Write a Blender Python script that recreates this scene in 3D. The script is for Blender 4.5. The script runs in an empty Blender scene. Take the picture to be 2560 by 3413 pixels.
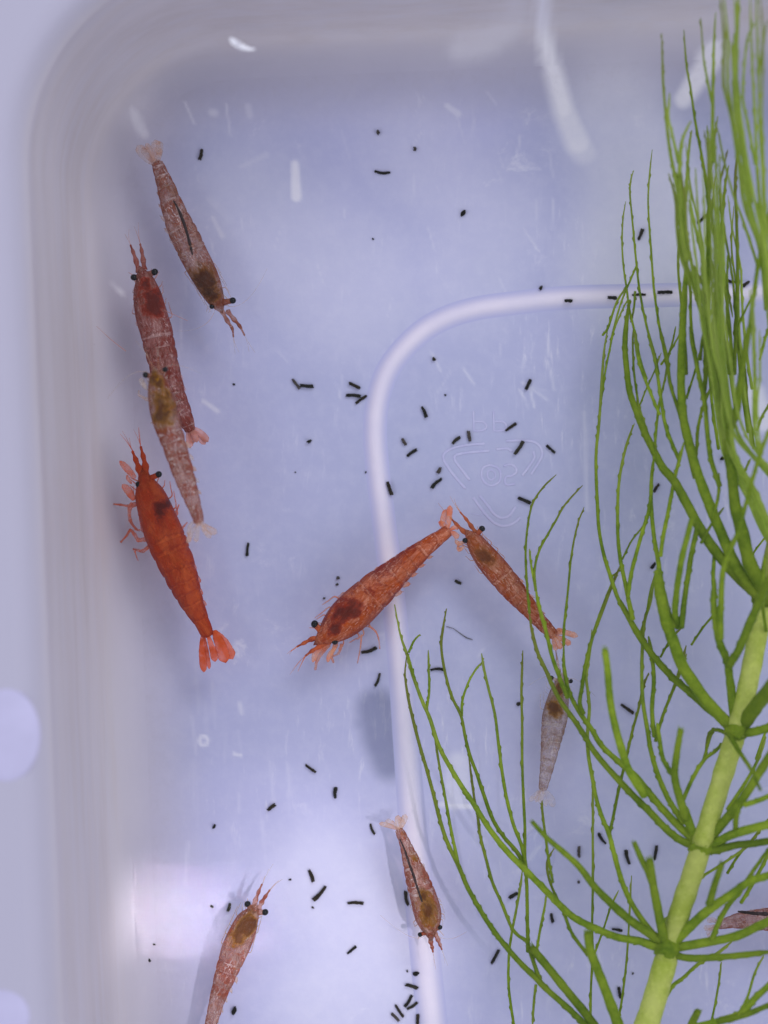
import bpy, math, random
import numpy as np
from mathutils import Vector, noise as mnoise
random.seed(7)
scene = bpy.context.scene
COL = scene.collection
# 1 unit = 1 cm (a tub of shrimps seen from 20 cm above)
scene.unit_settings.system = 'METRIC'
scene.unit_settings.scale_length = 0.01

# ------------------------------------------------------------------ camera
cam_d = bpy.data.cameras.new('camera')
cam = bpy.data.objects.new('camera', cam_d)
COL.objects.link(cam)
cam.location = (0, 0, 20)
cam_d.sensor_fit = 'HORIZONTAL'
cam_d.sensor_width = 36
cam_d.lens = 36 * 20 / 6.4
cam_d.clip_start = 0.5
cam_d.clip_end = 500
cam_d.dof.use_dof = True
cam_d.dof.focus_distance = 19.65
cam_d.dof.aperture_fstop = 0.215
scene.camera = cam

# ------------------------------------------------------------------ light
world = bpy.data.worlds.new('World')
scene.world = world
world.use_nodes = True
bg = world.node_tree.nodes['Background']
bg.inputs[0].default_value = (0.84, 0.87, 1.0, 1)
bg.inputs[1].default_value = 0.54

def aim(o, target):
    d = Vector(target) - o.location
    o.rotation_euler = d.to_track_quat('-Z', 'Y').to_euler()

def area(name, loc, target, sx, sy, power, color, spread=180):
    l = bpy.data.lights.new(name, 'AREA')
    l.shape = 'RECTANGLE'; l.size = sx; l.size_y = sy
    l.energy = power; l.color = color
    l.spread = math.radians(spread)
    o = bpy.data.objects.new(name, l); COL.objects.link(o)
    o.location = loc; aim(o, target)
    return o

def spot(name, loc, target, size_deg, power, color, scale=(1, 1), roll=0.0, blend=1.0, radius=0.5):
    l = bpy.data.lights.new(name, 'SPOT')
    l.energy = power; l.color = color
    l.spot_size = math.radians(size_deg); l.spot_blend = blend
    l.shadow_soft_size = radius
    o = bpy.data.objects.new(name, l); COL.objects.link(o)
    o.location = loc
    d = Vector(target) - o.location
    q = d.to_track_quat('-Z', 'Y')
    from mathutils import Quaternion
    o.rotation_euler = (q @ Quaternion((0, 0, 1), roll)).to_euler()
    o.scale = (scale[0], scale[1], 1)
    return o

def S(px, py, z=0.0):
    """photo pixel (2560x3413) -> point at height z on the line of sight"""
    k = 0.0025 * (20 - z) / 20
    return Vector(((px - 1280) * k, -(py - 1706.5) * k, z))
DK = 2560 / 1659.0
def D(x, y, z=0.0):
    return S(x * DK, y * DK, z)

area('window_lamp', (14, 26, 30), (0, 0, 0), 16, 12, 3900, (0.96, 0.95, 1.0))
area('side_fill', (-26, -6, 32), (0, 0, 0), 20, 20, 2300, (0.95, 0.95, 1.0))  # added fill from the left, no such lamp seen
area('warm_fill', (30, -20, 34), (0, 0, 0), 20, 20, 2700, (1.0, 0.94, 0.95))  # added fill to brighten the walls facing it, source unseen
EXPOSURE = 0.14
# added lamps that throw bright patches and a band on the tub floor
spot('added_patch_lamp', (12, -4, 32), D(650, 1990), 5.2, 17500, (1.0, 0.90, 0.93), scale=(1.0, 1.0), radius=0.35)
spot('added_patch_lamp', (12, -4, 32), D(985, 1730), 2.0, 6000, (0.95, 0.97, 1.0), scale=(1.0, 0.8))
area('added_band_lamp', (-2.2, -8.2, 12), D(385, 1970), 1.3, 0.10, 1.35, (1.0, 0.90, 0.93), spread=4.2)

scene.view_settings.view_transform = 'Standard'
scene.view_settings.look = 'None'
scene.view_settings.exposure = EXPOSURE
scene.view_settings.gamma = 1
scene.cycles.max_bounces = 10
scene.cycles.transparent_max_bounces = 24
scene.cycles.use_denoising = True

# ------------------------------------------------------------------ helpers
def link(o, parent=None):
    COL.objects.link(o)
    if parent is not None:
        o.parent = parent
        o.matrix_parent_inverse.identity()
    return o

def tag(o, label=None, cat=None, group=None, kind=None):
    if label: o['label'] = label
    if cat: o['category'] = cat
    if group: o['group'] = group
    if kind: o['kind'] = kind
    return o

def empty(name, loc, label, cat, group=None):
    o = bpy.data.objects.new(name, None)
    o.empty_display_size = 0.1
    COL.objects.link(o)
    o.location = loc
    return tag(o, label, cat, group)

def mesh_obj(name, verts, faces, mat, parent=None, smooth=True, attrs=None):
    """verts are world coordinates; the object is placed relative to its parent's location"""
    off = Vector((0, 0, 0))
    if parent is not None:
        p = parent
        while p is not None:
            off += p.location
            p = p.parent
        vv = [(v[0] - off.x, v[1] - off.y, v[2] - off.z) for v in verts]
        base = None
    else:
        n = len(verts)
        cx = sum(v[0] for v in verts) / n; cy = sum(v[1] for v in verts) / n
        cz = min(v[2] for v in verts)
        vv = [(v[0] - cx, v[1] - cy, v[2] - cz) for v in verts]
        base = (cx, cy, cz)
    me = bpy.data.meshes.new(name)
    me.from_pydata(vv, [], faces)
    if attrs:
        for k, vals in attrs.items():
            a = me.attributes.new(k, 'FLOAT', 'POINT')
            a.data.foreach_set('value', np.asarray(vals, dtype=np.float32))
    me.polygons.foreach_set('use_smooth', [smooth] * len(me.polygons))
    me.update()
    if mat: me.materials.append(mat)
    o = bpy.data.objects.new(name, me)
    link(o, parent)
    if base: o.location = base
    return o

def catmull(pts, n):
    """pts: list of tuples (any dim) -> resampled list, n per span"""
    P = [np.array(p, dtype=float) for p in pts]
    if len(P) == 2:
        return [P[0] + (P[1] - P[0]) * i / n for i in range(n + 1)]
    P = [2 * P[0] - P[1]] + P + [2 * P[-1] - P[-2]]
    out = []
    for i in range(1, len(P) - 2):
        a, b, c, d = P[i - 1], P[i], P[i + 1], P[i + 2]
        for k in range(n):
            t = k / n
            out.append(0.5 * ((2 * b) + (c - a) * t + (2 * a - 5 * b + 4 * c - d) * t * t + (3 * b - a - 3 * c + d) * t ** 3))
    out.append(P[-2])
    return out

def frames(C):
    """tangent, side (horizontal), up for a list of points"""
    n = len(C); T = []
    for i in range(n):
        a = C[max(0, i - 1)]; b = C[min(n - 1, i + 1)]
        t = Vector(b) - Vector(a)
        if t.length < 1e-9: t = Vector((1, 0, 0))
        t.normalize(); T.append(t)
    out = []
    for t in T:
        s = t.cross(Vector((0, 0, 1)))
        if s.length < 1e-4: s = Vector((1, 0, 0))
        s.normalize()
        u = s.cross(t); u.normalize()
        out.append((t, s, u))
    return out

def tube(C, R, sides=8, flat=1.0, jitter=0.0, teeth=None, cap=True, seed=0):
    """C centre points, R radii; returns verts, faces, along (0..1)"""
    rnd = random.Random(seed)
    fr = frames(C)
    V, F, A = [], [], []
    n = len(C)
    for i in range(n):
        t, s, u = fr[i]
        c = Vector(C[i]); r = R[i]
        push = None
        if teeth and i in teeth:
            push = teeth[i]
        for k in range(sides):
            a = 2 * math.pi * k / sides
            rr = r * (1 + (rnd.random() - 0.5) * jitter)
            d = s * math.cos(a) * rr + u * math.sin(a) * rr * flat
            p = c + d
            if push is not None and k == push[0]:
                p = c + d.normalized() * (rr + push[1]) + t * push[1] * 0.8
            V.append(p); A.append(i / max(1, n - 1))
    for i in range(n - 1):
        for k in range(sides):
            k2 = (k + 1) % sides
            F.append((i * sides + k, i * sides + k2, (i + 1) * sides + k2, (i + 1) * sides + k))
    if cap:
        V.append(Vector(C[0]) - fr[0][0] * R[0] * 0.5); A.append(0)
        b = len(V) - 1
        for k in range(sides):
            F.append((b, (k + 1) % sides, k))
        V.append(Vector(C[-1]) + fr[-1][0] * R[-1] * 0.7); A.append(1)
        e = len(V) - 1; o = (n - 1) * sides
        for k in range(sides):
            F.append((e, o + k, o + (k + 1) % sides))
    return V, F, A

def blob(c, rx, ry, rz, rot=0.0, seg=16, rings=10, rough=0.0, seed=0.0, axis=None):
    V, F = [], []
    ca, sa = math.cos(rot), math.sin(rot)
    for i in range(rings + 1):
        ph = math.pi * i / rings
        m = 1 if i in (0, rings) else seg
        for k in range(m):
            th = 2 * math.pi * k / seg
            d = Vector((math.sin(ph) * math.cos(th), math.sin(ph) * math.sin(th), math.cos(ph)))
            f = 1.0
            if rough:
                f += rough * mnoise.noise(d * 2.3 + Vector((seed, seed * 1.7, 0))) + 0.5 * rough * mnoise.noise(d * 6 + Vector((seed, 0, 3)))
            x, y, z = d.x * rx * f, d.y * ry * f, d.z * rz * f
            V.append(Vector((c[0] + x * ca - y * sa, c[1] + x * sa + y * ca, c[2] + z)))
    idx = lambda i, k: 0 if i == 0 else (1 + (rings - 1) * seg if i == rings else 1 + (i - 1) * seg + k % seg)
    for i in range(rings):
        for k in range(seg):
            if i == 0: F.append((0, idx(1, k), idx(1, k + 1)))
            elif i == rings - 1: F.append((idx(i, k), idx(rings, 0), idx(i, k + 1)))
            else: F.append((idx(i, k), idx(i + 1, k), idx(i + 1, k + 1), idx(i, k + 1)))
    return V, F

# ------------------------------------------------------------------ materials
class NT:
    def __init__(self, name):
        self.m = bpy.data.materials.new(name)
        self.m.use_nodes = True
        self.t = self.m.node_tree
        self.t.nodes.clear()
        self.out = self.n('ShaderNodeOutputMaterial')
    def n(self, typ, **kw):
        nd = self.t.nodes.new(typ)
        for k, v in kw.items(): setattr(nd, k, v)
        return nd
    def l(self, a, b): self.t.links.new(a, b)
    def noise(self, scale, detail=4, rough=0.55, vec=None, dist=0.0):
        nd = self.n('ShaderNodeTexNoise')
        nd.inputs['Scale'].default_value = scale
        nd.inputs['Detail'].default_value = detail
        nd.inputs['Roughness'].default_value = rough
        nd.inputs['Distortion'].default_value = dist
        if vec is not None: self.l(vec, nd.inputs['Vector'])
        return nd.outputs[0]
    def ramp(self, fac, p0, p1, v0=0.0, v1=1.0):
        nd = self.n('ShaderNodeMapRange')
        nd.interpolation_type = 'SMOOTHSTEP'
        nd.inputs[1].default_value = p0; nd.inputs[2].default_value = p1
        nd.inputs[3].default_value = v0; nd.inputs[4].default_value = v1
        self.l(fac, nd.inputs[0])
        return nd.outputs[0]
    def math(self, op, a, b=None, clamp=False):
        nd = self.n('ShaderNodeMath', operation=op)
        nd.use_clamp = clamp
        for i, x in enumerate((a, b)):
            if x is None: continue
            if isinstance(x, (int, float)): nd.inputs[i].default_value = x
            else: self.l(x, nd.inputs[i])
        return nd.outputs[0]
    def mix(self, fac, a, b):
        nd = self.n('ShaderNodeMix', data_type='RGBA')
        if isinstance(fac, (int, float)): nd.inputs[0].default_value = fac
        else: self.l(fac, nd.inputs[0])
        for i, x in ((6, a), (7, b)):
            if isinstance(x, tuple): nd.inputs[i].default_value = (*x, 1)
            else: self.l(x, nd.inputs[i])
        return nd.outputs[2]
    def attr(self, name):
        return self.n('ShaderNodeAttribute', attribute_name=name).outputs['Fac']
    def coord(self):
        return self.n('ShaderNodeTexCoord').outputs['Object']
    def principled(self, color, rough=0.4, spec=0.5, normal=None, sss=0.0):
        nd = self.n('ShaderNodeBsdfPrincipled')
        if isinstance(color, tuple): nd.inputs['Base Color'].default_value = (*color, 1)
        else: self.l(color, nd.inputs['Base Color'])
        if isinstance(rough, (int, float)): nd.inputs['Roughness'].default_value = rough
        else: self.l(rough, nd.inputs['Roughness'])
        nd.inputs['Specular IOR Level'].default_value = spec
        if normal is not None: self.l(normal, nd.inputs['Normal'])
        return nd
    def bump(self, h, strength=0.3, dist=0.01):
        nd = self.n('ShaderNodeBump')
        nd.inputs['Strength'].default_value = strength
        nd.inputs['Distance'].default_value = dist
        self.l(h, nd.inputs['Height'])
        return nd.outputs[0]
    def mixs(self, fac, a, b):
        nd = self.n('ShaderNodeMixShader')
        if isinstance(fac, (int, float)): nd.inputs[0].default_value = fac
        else: self.l(fac, nd.inputs[0])
        self.l(a, nd.inputs[1]); self.l(b, nd.inputs[2])
        return nd.outputs[0]
    def done(self, sh):
        self.l(sh, self.out.inputs[0]); return self.m

PLASTIC = (0.52, 0.53, 0.80)
SCUFF_GLARE_WHITE = (0.93, 0.91, 0.99)
def plastic_colour(t, c):
    cloud = t.ramp(t.noise(0.28, 3, 0.5, c), 0.3, 0.7)
    col = t.mix(cloud, (0.455, 0.48, 0.685), (0.545, 0.55, 0.80))
    # fine milky mottling of the polypropylene
    fine = t.ramp(t.noise(9, 5, 0.7, c), 0.35, 0.75)
    col = t.mix(t.math('MULTIPLY', fine, 0.10), col, SCUFF_GLARE_WHITE)
    # scuffs: thin streaks in patches
    mp = t.n('ShaderNodeMapping'); mp.inputs['Scale'].default_value = (7, 1.3, 1); mp.inputs['Rotation'].default_value = (0, 0, 0.12)
    t.l(c, mp.inputs[0])
    str_ = t.ramp(t.noise(2.2, 6, 0.72, mp.outputs[0], 0.4), 0.54, 0.72)
    patch = t.ramp(t.noise(0.55, 3, 0.6, c), 0.47, 0.66)
    col = t.mix(t.math('MULTIPLY', t.math('MULTIPLY', str_, patch), 0.5), col, SCUFF_GLARE_WHITE)
    # small cloudy rub marks
    rub = t.math('MULTIPLY', t.ramp(t.noise(2.6, 7, 0.75, c, 0.6), 0.56, 0.72), t.ramp(t.noise(0.8, 3, 0.6, c), 0.50, 0.62))
    col = t.mix(t.math('MULTIPLY', rub, 0.40), col, SCUFF_GLARE_WHITE)
    col = t.mix(t.attr('painted_light'), col, (0.62, 0.575, 0.625))  # beige light of the wall, painted into the floor colour
    col = t.mix(t.math('MULTIPLY', t.attr('painted_shade'), t.ramp(t.noise(1.2, 4, 0.6, c), 0.2, 0.8, 0.75, 1.0)), col, (0.17, 0.19, 0.32))  # shade bands and the blob beneath, painted as dark blue
    brk = t.ramp(t.noise(5, 5, 0.7, c), 0.25, 0.7, 0.85, 1.0)
    return t.mix(t.math('MULTIPLY', t.attr('white_and_glare'), brk), col, (0.97, 0.95, 1.0))  # painted glare and glows, along with the scratches
def mat_floor():
    t = NT('cloudy_plastic'); c = t.coord()
    col = plastic_colour(t, c)
    # faint brown dirt in the corners
    dirt = t.math('MULTIPLY', t.math('MULTIPLY', t.attr('painted_light'), 0.18), t.ramp(t.noise(12, 5, 0.75, c), 0.45, 0.7))
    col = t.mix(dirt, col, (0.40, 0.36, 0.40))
    p = t.principled(col, 0.5, 0.12, t.bump(t.noise(30, 4, 0.6, c), 0.12, 0.01))
    return t.done(p.outputs[0])
def mat_wall():
    t = NT('clouded_wall_plastic'); c = t.coord()
    g = t.n('ShaderNodeNewGeometry')
    sx = t.n('ShaderNodeSeparateXYZ'); t.l(g.outputs['Position'], sx.inputs[0])
    z = sx.outputs[2]
    low = t.ramp(z, 0.002, 0.22)
    hi = t.ramp(z, 1.7, 2.33)
    mp = t.n('ShaderNodeMapping'); mp.inputs['Scale'].default_value = (1, 0.25, 3)
    t.l(c, mp.inputs[0])
    n1 = t.ramp(t.noise(1.6, 5, 0.6, mp.outputs[0]), 0.3, 0.7)
    beige = t.mix(n1, (0.655, 0.60, 0.615), (0.71, 0.66, 0.69))  # warm light on the wall painted into its colour
    pz = t.ramp(t.noise(2.5, 3, 0.5, mp.outputs[0]), 0.45, 0.6)
    beige = t.mix(t.math('MULTIPLY', pz, 0.25), beige, (0.69, 0.67, 0.75))
    beige = t.mix(t.math('MULTIPLY', t.attr('white_and_glare'), 0.9), beige, SCUFF_GLARE_WHITE)  # glare streak painted on up the wall
    col = t.mix(low, plastic_colour(t, c), beige)
    col = t.mix(hi, col, (0.52, 0.505, 0.63))
    spots = t.ramp(t.noise(16, 5, 0.8, c), 0.66, 0.74)
    col = t.mix(t.math('MULTIPLY', spots, 0.3), col, (0.35, 0.31, 0.33))
    p = t.principled(col, 0.45, 0.15, t.bump(t.noise(14, 3, 0.5, c), 0.08, 0.01))
    return t.done(p.outputs[0])
def mat_rib():
    t = NT('thick_white_plastic'); c = t.coord()
    w = t.attr('white_and_glare')
    n1 = t.ramp(t.noise(3, 5, 0.6, c), 0.3, 0.7, 0.85, 1.0)
    col = t.mix(t.math('MULTIPLY', w, n1), (0.50, 0.51, 0.77), (0.86, 0.80, 0.92))
    p = t.principled(col, 0.45, 0.12, t.bump(t.noise(25, 4, 0.6, c), 0.1, 0.01))
    return t.done(p.outputs[0])
def mat_mark():
    t = NT('embossed_plastic'); c = t.coord()
    n1 = t.ramp(t.noise(6, 5, 0.7, c), 0.35, 0.65, 0.03, 0.42)
    col = t.mix(n1, (0.52, 0.52, 0.77), (0.70, 0.70, 0.88))
    return t.done(t.principled(col, 0.5, 0.1).outputs[0])
def mat_simple(name, color, rough=0.4, spec=0.5, nscale=8, amt=0.25, bump=0.2):
    t = NT(name); c = t.coord()
    d = tuple(x * (1 - amt) for x in color)
    col = t.mix(t.ramp(t.noise(nscale, 5, 0.6, c), 0.3, 0.7), d, color)
    return t.done(t.principled(col, rough, spec, t.bump(t.noise(nscale * 3, 4, 0.6, c), bump, 0.01)).outputs[0])
def mat_water():
    t = NT('clear_water'); c = t.coord()
    bmp = t.bump(t.noise(0.6, 3, 0.5, c), 0.25, 0.05)
    gl = t.n('ShaderNodeBsdfGlossy'); gl.inputs['Roughness'].default_value = 0.04
    t.l(bmp, gl.inputs['Normal'])
    tr = t.n('ShaderNodeBsdfTransparent'); tr.inputs[0].default_value = (0.985, 0.99, 1.0, 1)
    fr = t.n('ShaderNodeFresnel'); fr.inputs[0].default_value = 1.33
    t.l(bmp, fr.inputs['Normal'])
    return t.done(t.mixs(fr.outputs[0], tr.outputs[0], gl.outputs[0]))
def mat_bubble():
    t = NT('clear_bubble')
    gl = t.n('ShaderNodeBsdfGlossy'); gl.inputs['Roughness'].default_value = 0.12
    tr = t.n('ShaderNodeBsdfTransparent'); tr.inputs[0].default_value = (0.97, 0.98, 1.0, 1)
    lw = t.n('ShaderNodeLayerWeight'); lw.inputs[0].default_value = 0.35
    return t.done(t.mixs(t.math('POWER', lw.outputs['Facing'], 2.2), tr.outputs[0], gl.outputs[0]))
def mat_glint():
    t = NT('clear_glint')
    p = t.principled((0.92, 0.92, 1.0), 0.12, 1.0)
    tr = t.n('ShaderNodeBsdfTransparent')
    return t.done(t.mixs(t.ramp(t.noise(14, 3, 0.6, t.coord()), 0.35, 0.6, 0.25, 1.0), tr.outputs[0], p.outputs[0]))

def mat_shell(name, base, patch, light, a0, a1, pscale=5.0, band=0.5, patchamt=0.8, vein=0.0, TINT=0.6, ocol=((0.1, 0.02, 0.005), (0.2, 0.07, 0.01))):
    """semi-clear shell: fibrous tint, darker pigment patches, pale broken lines and pale plate joints"""
    t = NT(name); c = t.coord()
    cb = t.n('ShaderNodeCombineXYZ')
    t.l(t.math('MULTIPLY', t.attr('along'), 1.0), cb.inputs[0]); t.l(t.math('MULTIPLY', t.attr('across'), 3.2), cb.inputs[1])
    B = cb.outputs[0]
    n1 = t.noise(pscale, 6, 0.72, c, 0.8)
    pt = t.ramp(n1, 0.46, 0.57)
    n2 = t.ramp(t.noise(pscale * 1.3, 6, 0.75, B, 0.9), 0.40, 0.62)
    mid = tuple(0.62 * p + 0.38 * l for p, l in zip(base, light))
    col = t.mix(n2, base, mid)
    col = t.mix(t.math('MULTIPLY', pt, patchamt), col, patch)
    seg = t.math('ADD', t.attr('seg'), t.math('MULTIPLY', t.math('SUBTRACT', t.noise(10, 3, 0.6, c), 0.5), 0.9))
    bnd = t.math('MULTIPLY', t.ramp(seg, 0.78, 0.96), t.ramp(t.noise(13, 4, 0.7, c), 0.42, 0.58))
    col = t.mix(t.math('MULTIPLY', bnd, band), col, light)
    drk = t.math('MULTIPLY', t.ramp(seg, 0.62, 0.80), t.ramp(seg, 0.80, 0.92, 1.0, 0.0))
    col = t.mix(t.math('MULTIPLY', drk, 0.36), col, patch)
    fib = t.ramp(t.noise(11, 5, 0.75, B, 1.6), 0.56, 0.66)
    fib = t.math('MULTIPLY', fib, t.ramp(t.noise(5, 3, 0.6, c), 0.36, 0.52))
    col = t.mix(t.math('MULTIPLY', fib, vein), col, light)
    fd = t.ramp(t.noise(8, 5, 0.75, B, 2.0), 0.58, 0.68)
    col = t.mix(t.math('MULTIPLY', fd, 0.6), col, patch)
    fl1 = t.math('MULTIPLY', t.ramp(t.noise(24, 4, 0.7, B, 0.6), 0.565, 0.62), t.ramp(t.noise(4, 3, 0.6, c), 0.40, 0.55))
    col = t.mix(t.math('MULTIPLY', fl1, vein), col, light)
    sh2 = t.n('ShaderNodeVectorMath', operation='ADD'); sh2.inputs[1].default_value = (7.3, 2.1, 4.4); t.l(c, sh2.inputs[0])
    fl2 = t.ramp(t.noise(19, 4, 0.7, sh2.outputs[0], 0.8), 0.56, 0.63)
    col = t.mix(t.math('MULTIPLY', fl2, 0.55 * patchamt), col, patch)
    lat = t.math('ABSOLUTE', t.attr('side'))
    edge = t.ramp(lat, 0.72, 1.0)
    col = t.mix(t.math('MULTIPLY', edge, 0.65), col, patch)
    org = t.attr('organ')
    og = t.math('ADD', org, t.math('MULTIPLY', t.math('SUBTRACT', t.noise(4.0, 7, 0.75, c, 0.6), 0.5), 4.2))
    gate = t.ramp(org, 0.0, 0.5)
    ogf = t.math('MULTIPLY', t.ramp(og, 0.10, 0.75), gate)
    ocm = t.mix(t.math('MULTIPLY', t.ramp(og, 0.50, 1.15), 0.9), ocol[1], ocol[0])
    col = t.mix(t.math('MULTIPLY', ogf, 0.95), col, ocm)
    al = t.ramp(n2, 0.0, 1.0, a0, a1)
    al = t.math('ADD', al, t.math('MULTIPLY', ogf, 0.6))
    al = t.math('ADD', al, t.math('MULTIPLY', pt, 0.38))
    al = t.math('ADD', al, t.math('MULTIPLY', t.math('ADD', t.math('ADD', fib, fl1), t.math('ADD', bnd, fl2)), 0.25))
    al = t.math('ADD', al, t.math('MULTIPLY', edge, 0.22), clamp=True)
    hgt = t.math('ADD', t.noise(22, 4, 0.6, c), t.math('MULTIPLY', n2, 0.8))
    p = t.principled(col, 0.22, 0.28, t.bump(hgt, 0.6, 0.018))
    tl = t.n('ShaderNodeBsdfTranslucent'); t.l(col, tl.inputs[0])
    sh = t.mixs(0.35, p.outputs[0], tl.outputs[0])
    tr = t.n('ShaderNodeBsdfTransparent')
    tc = t.mix(TINT, (1, 1, 1), col); t.l(tc, tr.inputs[0])
    return t.done(t.mixs(al, tr.outputs[0], sh))

def mat_fin(name, col, alpha=0.5):
    t = NT(name); c = t.coord()
    n1 = t.ramp(t.noise(11, 5, 0.7, c), 0.35, 0.65)
    cc = t.mix(n1, col, tuple(min(1, x * 1.6 + 0.08) for x in col))
    p = t.principled(cc, 0.3, 0.15)
    tl = t.n('ShaderNodeBsdfTranslucent'); t.l(cc, tl.inputs[0])
    tr = t.n('ShaderNodeBsdfTransparent'); tr.inputs[0].default_value = (0.95, 0.93, 0.93, 1)
    al = t.ramp(n1, 0, 1, min(1, alpha + 0.15), max(0.05, alpha - 0.15))
    return t.done(t.mixs(al, tr.outputs[0], t.mixs(0.3, p.outputs[0], tl.outputs[0])))

def mat_gut(name, c0, c1, edge_soft=True):
    t = NT(name); c = t.coord()
    n1 = t.ramp(t.noise(7, 5, 0.7, c), 0.35, 0.65)
    cc = t.mix(n1, c0, c1)
    p = t.principled(cc, 0.6, 0.05, t.bump(t.noise(20, 3, 0.6, c), 0.4, 0.02))
    tr = t.n('ShaderNodeBsdfTransparent')
    lw = t.n('ShaderNodeLayerWeight'); lw.inputs[0].default_value = 0.5
    f = t.math('ADD', lw.outputs['Facing'], t.math('MULTIPLY', t.math('SUBTRACT', t.noise(16, 4, 0.7, c), 0.5), 0.9))
    al = t.ramp(f, 0.45, 1.05, 1.0, 0.0)
    return t.done(t.mixs(al, tr.outputs[0], p.outputs[0]))

def mat_green(name, dark, light, tip, trans=0.35, clear=0.0):
    t = NT(name); c = t.coord()
    n1 = t.ramp(t.noise(3.5, 5, 0.65, c), 0.3, 0.7)
    col = t.mix(n1, dark, light)
    n2 = t.ramp(t.noise(16, 5, 0.7, c), 0.42, 0.7)
    col = t.mix(t.math('MULTIPLY', n2, 0.35), col, tuple(x * 1.35 for x in light))
    al = t.ramp(t.attr('tipness'), 0.1, 1.0)
    oi = t.n('ShaderNodeObjectInfo').outputs['Random']
    col = t.mix(t.math('MULTIPLY', oi, 0.5), col, tuple(x * 0.55 for x in dark))
    br = t.ramp(oi, 0.62, 0.68)
    tip2 = t.mix(t.math('MULTIPLY', br, 0.8), tip, (0.28, 0.20, 0.07))
    col = t.mix(t.math('MULTIPLY', al, 0.8), col, tip2)
    p = t.principled(col, 0.45, 0.12, t.bump(t.noise(24, 4, 0.6, c), 0.4, 0.01))
    tl = t.n('ShaderNodeBsdfTranslucent'); t.l(col, tl.inputs[0])
    sh = t.mixs(trans, p.outputs[0], tl.outputs[0])
    tr = t.n('ShaderNodeBsdfTransparent'); tr.inputs[0].default_value = (0.72, 0.85, 0.30, 1)
    return t.done(t.mixs(t.math('ADD', t.math('MULTIPLY', al, 0.18), clear), sh, tr.outputs[0]))

M_FLOOR = mat_floor(); M_WALL = mat_wall(); M_RIB = mat_rib(); M_MARK = mat_mark()
M_WATER = mat_water(); M_BUB = mat_bubble(); M_GLINT = mat_glint()
M_TABLE = mat_simple('pale_table', (0.5, 0.5, 0.6))
M_OVAL = mat_simple('light_patch_oval', (0.62, 0.60, 0.84), 0.6, 0.1, 2, 0.08, 0.02)
M_EYE = mat_simple('black_eye', (0.004, 0.005, 0.006), 0.14, 0.25, 20, 0.5, 0.05)
M_DARK = [mat_simple('pellet_black', (0.026, 0.026, 0.020), 0.8, 0.04, 30, 0.6, 0.6),
          mat_simple('pellet_olive', (0.045, 0.042, 0.028), 0.8, 0.04, 30, 0.6, 0.6),
          mat_simple('pellet_tan', (0.10, 0.085, 0.075), 0.8, 0.04, 30, 0.5, 0.6),
          mat_simple('pellet_brown_black', (0.040, 0.032, 0.020), 0.8, 0.04, 30, 0.6, 0.6)]

# ------------------------------------------------------------------ setting: table, tub, water
table = mesh_obj('table', [(-90, -90, -0.2), (90, -90, -0.2), (90, 90, -0.2), (-90, 90, -0.2)], [(0, 1, 2, 3)], M_TABLE, smooth=False)
tag(table, kind='structure')

TH = math.radians(2.4)
OX, OY = 258.0, 150.0          # photo pixel of the tub floor's square corner (before rounding)
TW, THH, TR = 5300.0, 7400.0, 520.0
def tub2px(a, b):
    return (OX + a * math.cos(TH) + b * math.sin(TH), OY - a * math.sin(TH) + b * math.cos(TH))
def px2tub(x, y):
    dx, dy = x - OX, y - OY
    return (dx * math.cos(TH) - dy * math.sin(TH), dx * math.sin(TH) + dy * math.cos(TH))
def W0(x, y, z=0.0):            # plain floor-plane scale: 0.0025 cm per pixel, at any height
    return Vector(((x - 1280) * 0.0025, -(y - 1706.5) * 0.0025, z))

def contour(d, inset=0.0, r=TR, n=18, W=TW, H=THH):
    """closed rounded rectangle of the tub floor grown outward by d pixels"""
    r2 = max(r + d - inset, 5); pts = []
    for cx, cy, a0 in ((inset + 0, inset + 0, 180), (W - inset, inset, 270), (W - inset, H - inset, 0), (inset, H - inset, 90)):
        ccx = cx + (r - inset if cx < W / 2 else -(r - inset)); ccy = cy + (r - inset if cy < H / 2 else -(r - inset))
        for k in range(n + 1):
            a = math.radians(a0 + 90 * k / n)
            pts.append((ccx + r2 * math.cos(a), ccy + r2 * math.sin(a)))
    return pts

def densify(pts, step=90):
    out = []
    for i in range(len(pts)):
        a = pts[i]; b = pts[(i + 1) % len(pts)]
        L = math.hypot(b[0] - a[0], b[1] - a[1]); m = max(1, int(L / step))
        for k in range(m):
            out.append((a[0] + (b[0] - a[0]) * k / m, a[1] + (b[1] - a[1]) * k / m))
    return out

tub = empty('plastic_tub', tuple(W0(*tub2px(TW / 2, THH / 2), -0.15)), 'milky translucent plastic tub holding the shrimps, with moulded rib on its floor', 'tub')

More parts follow.
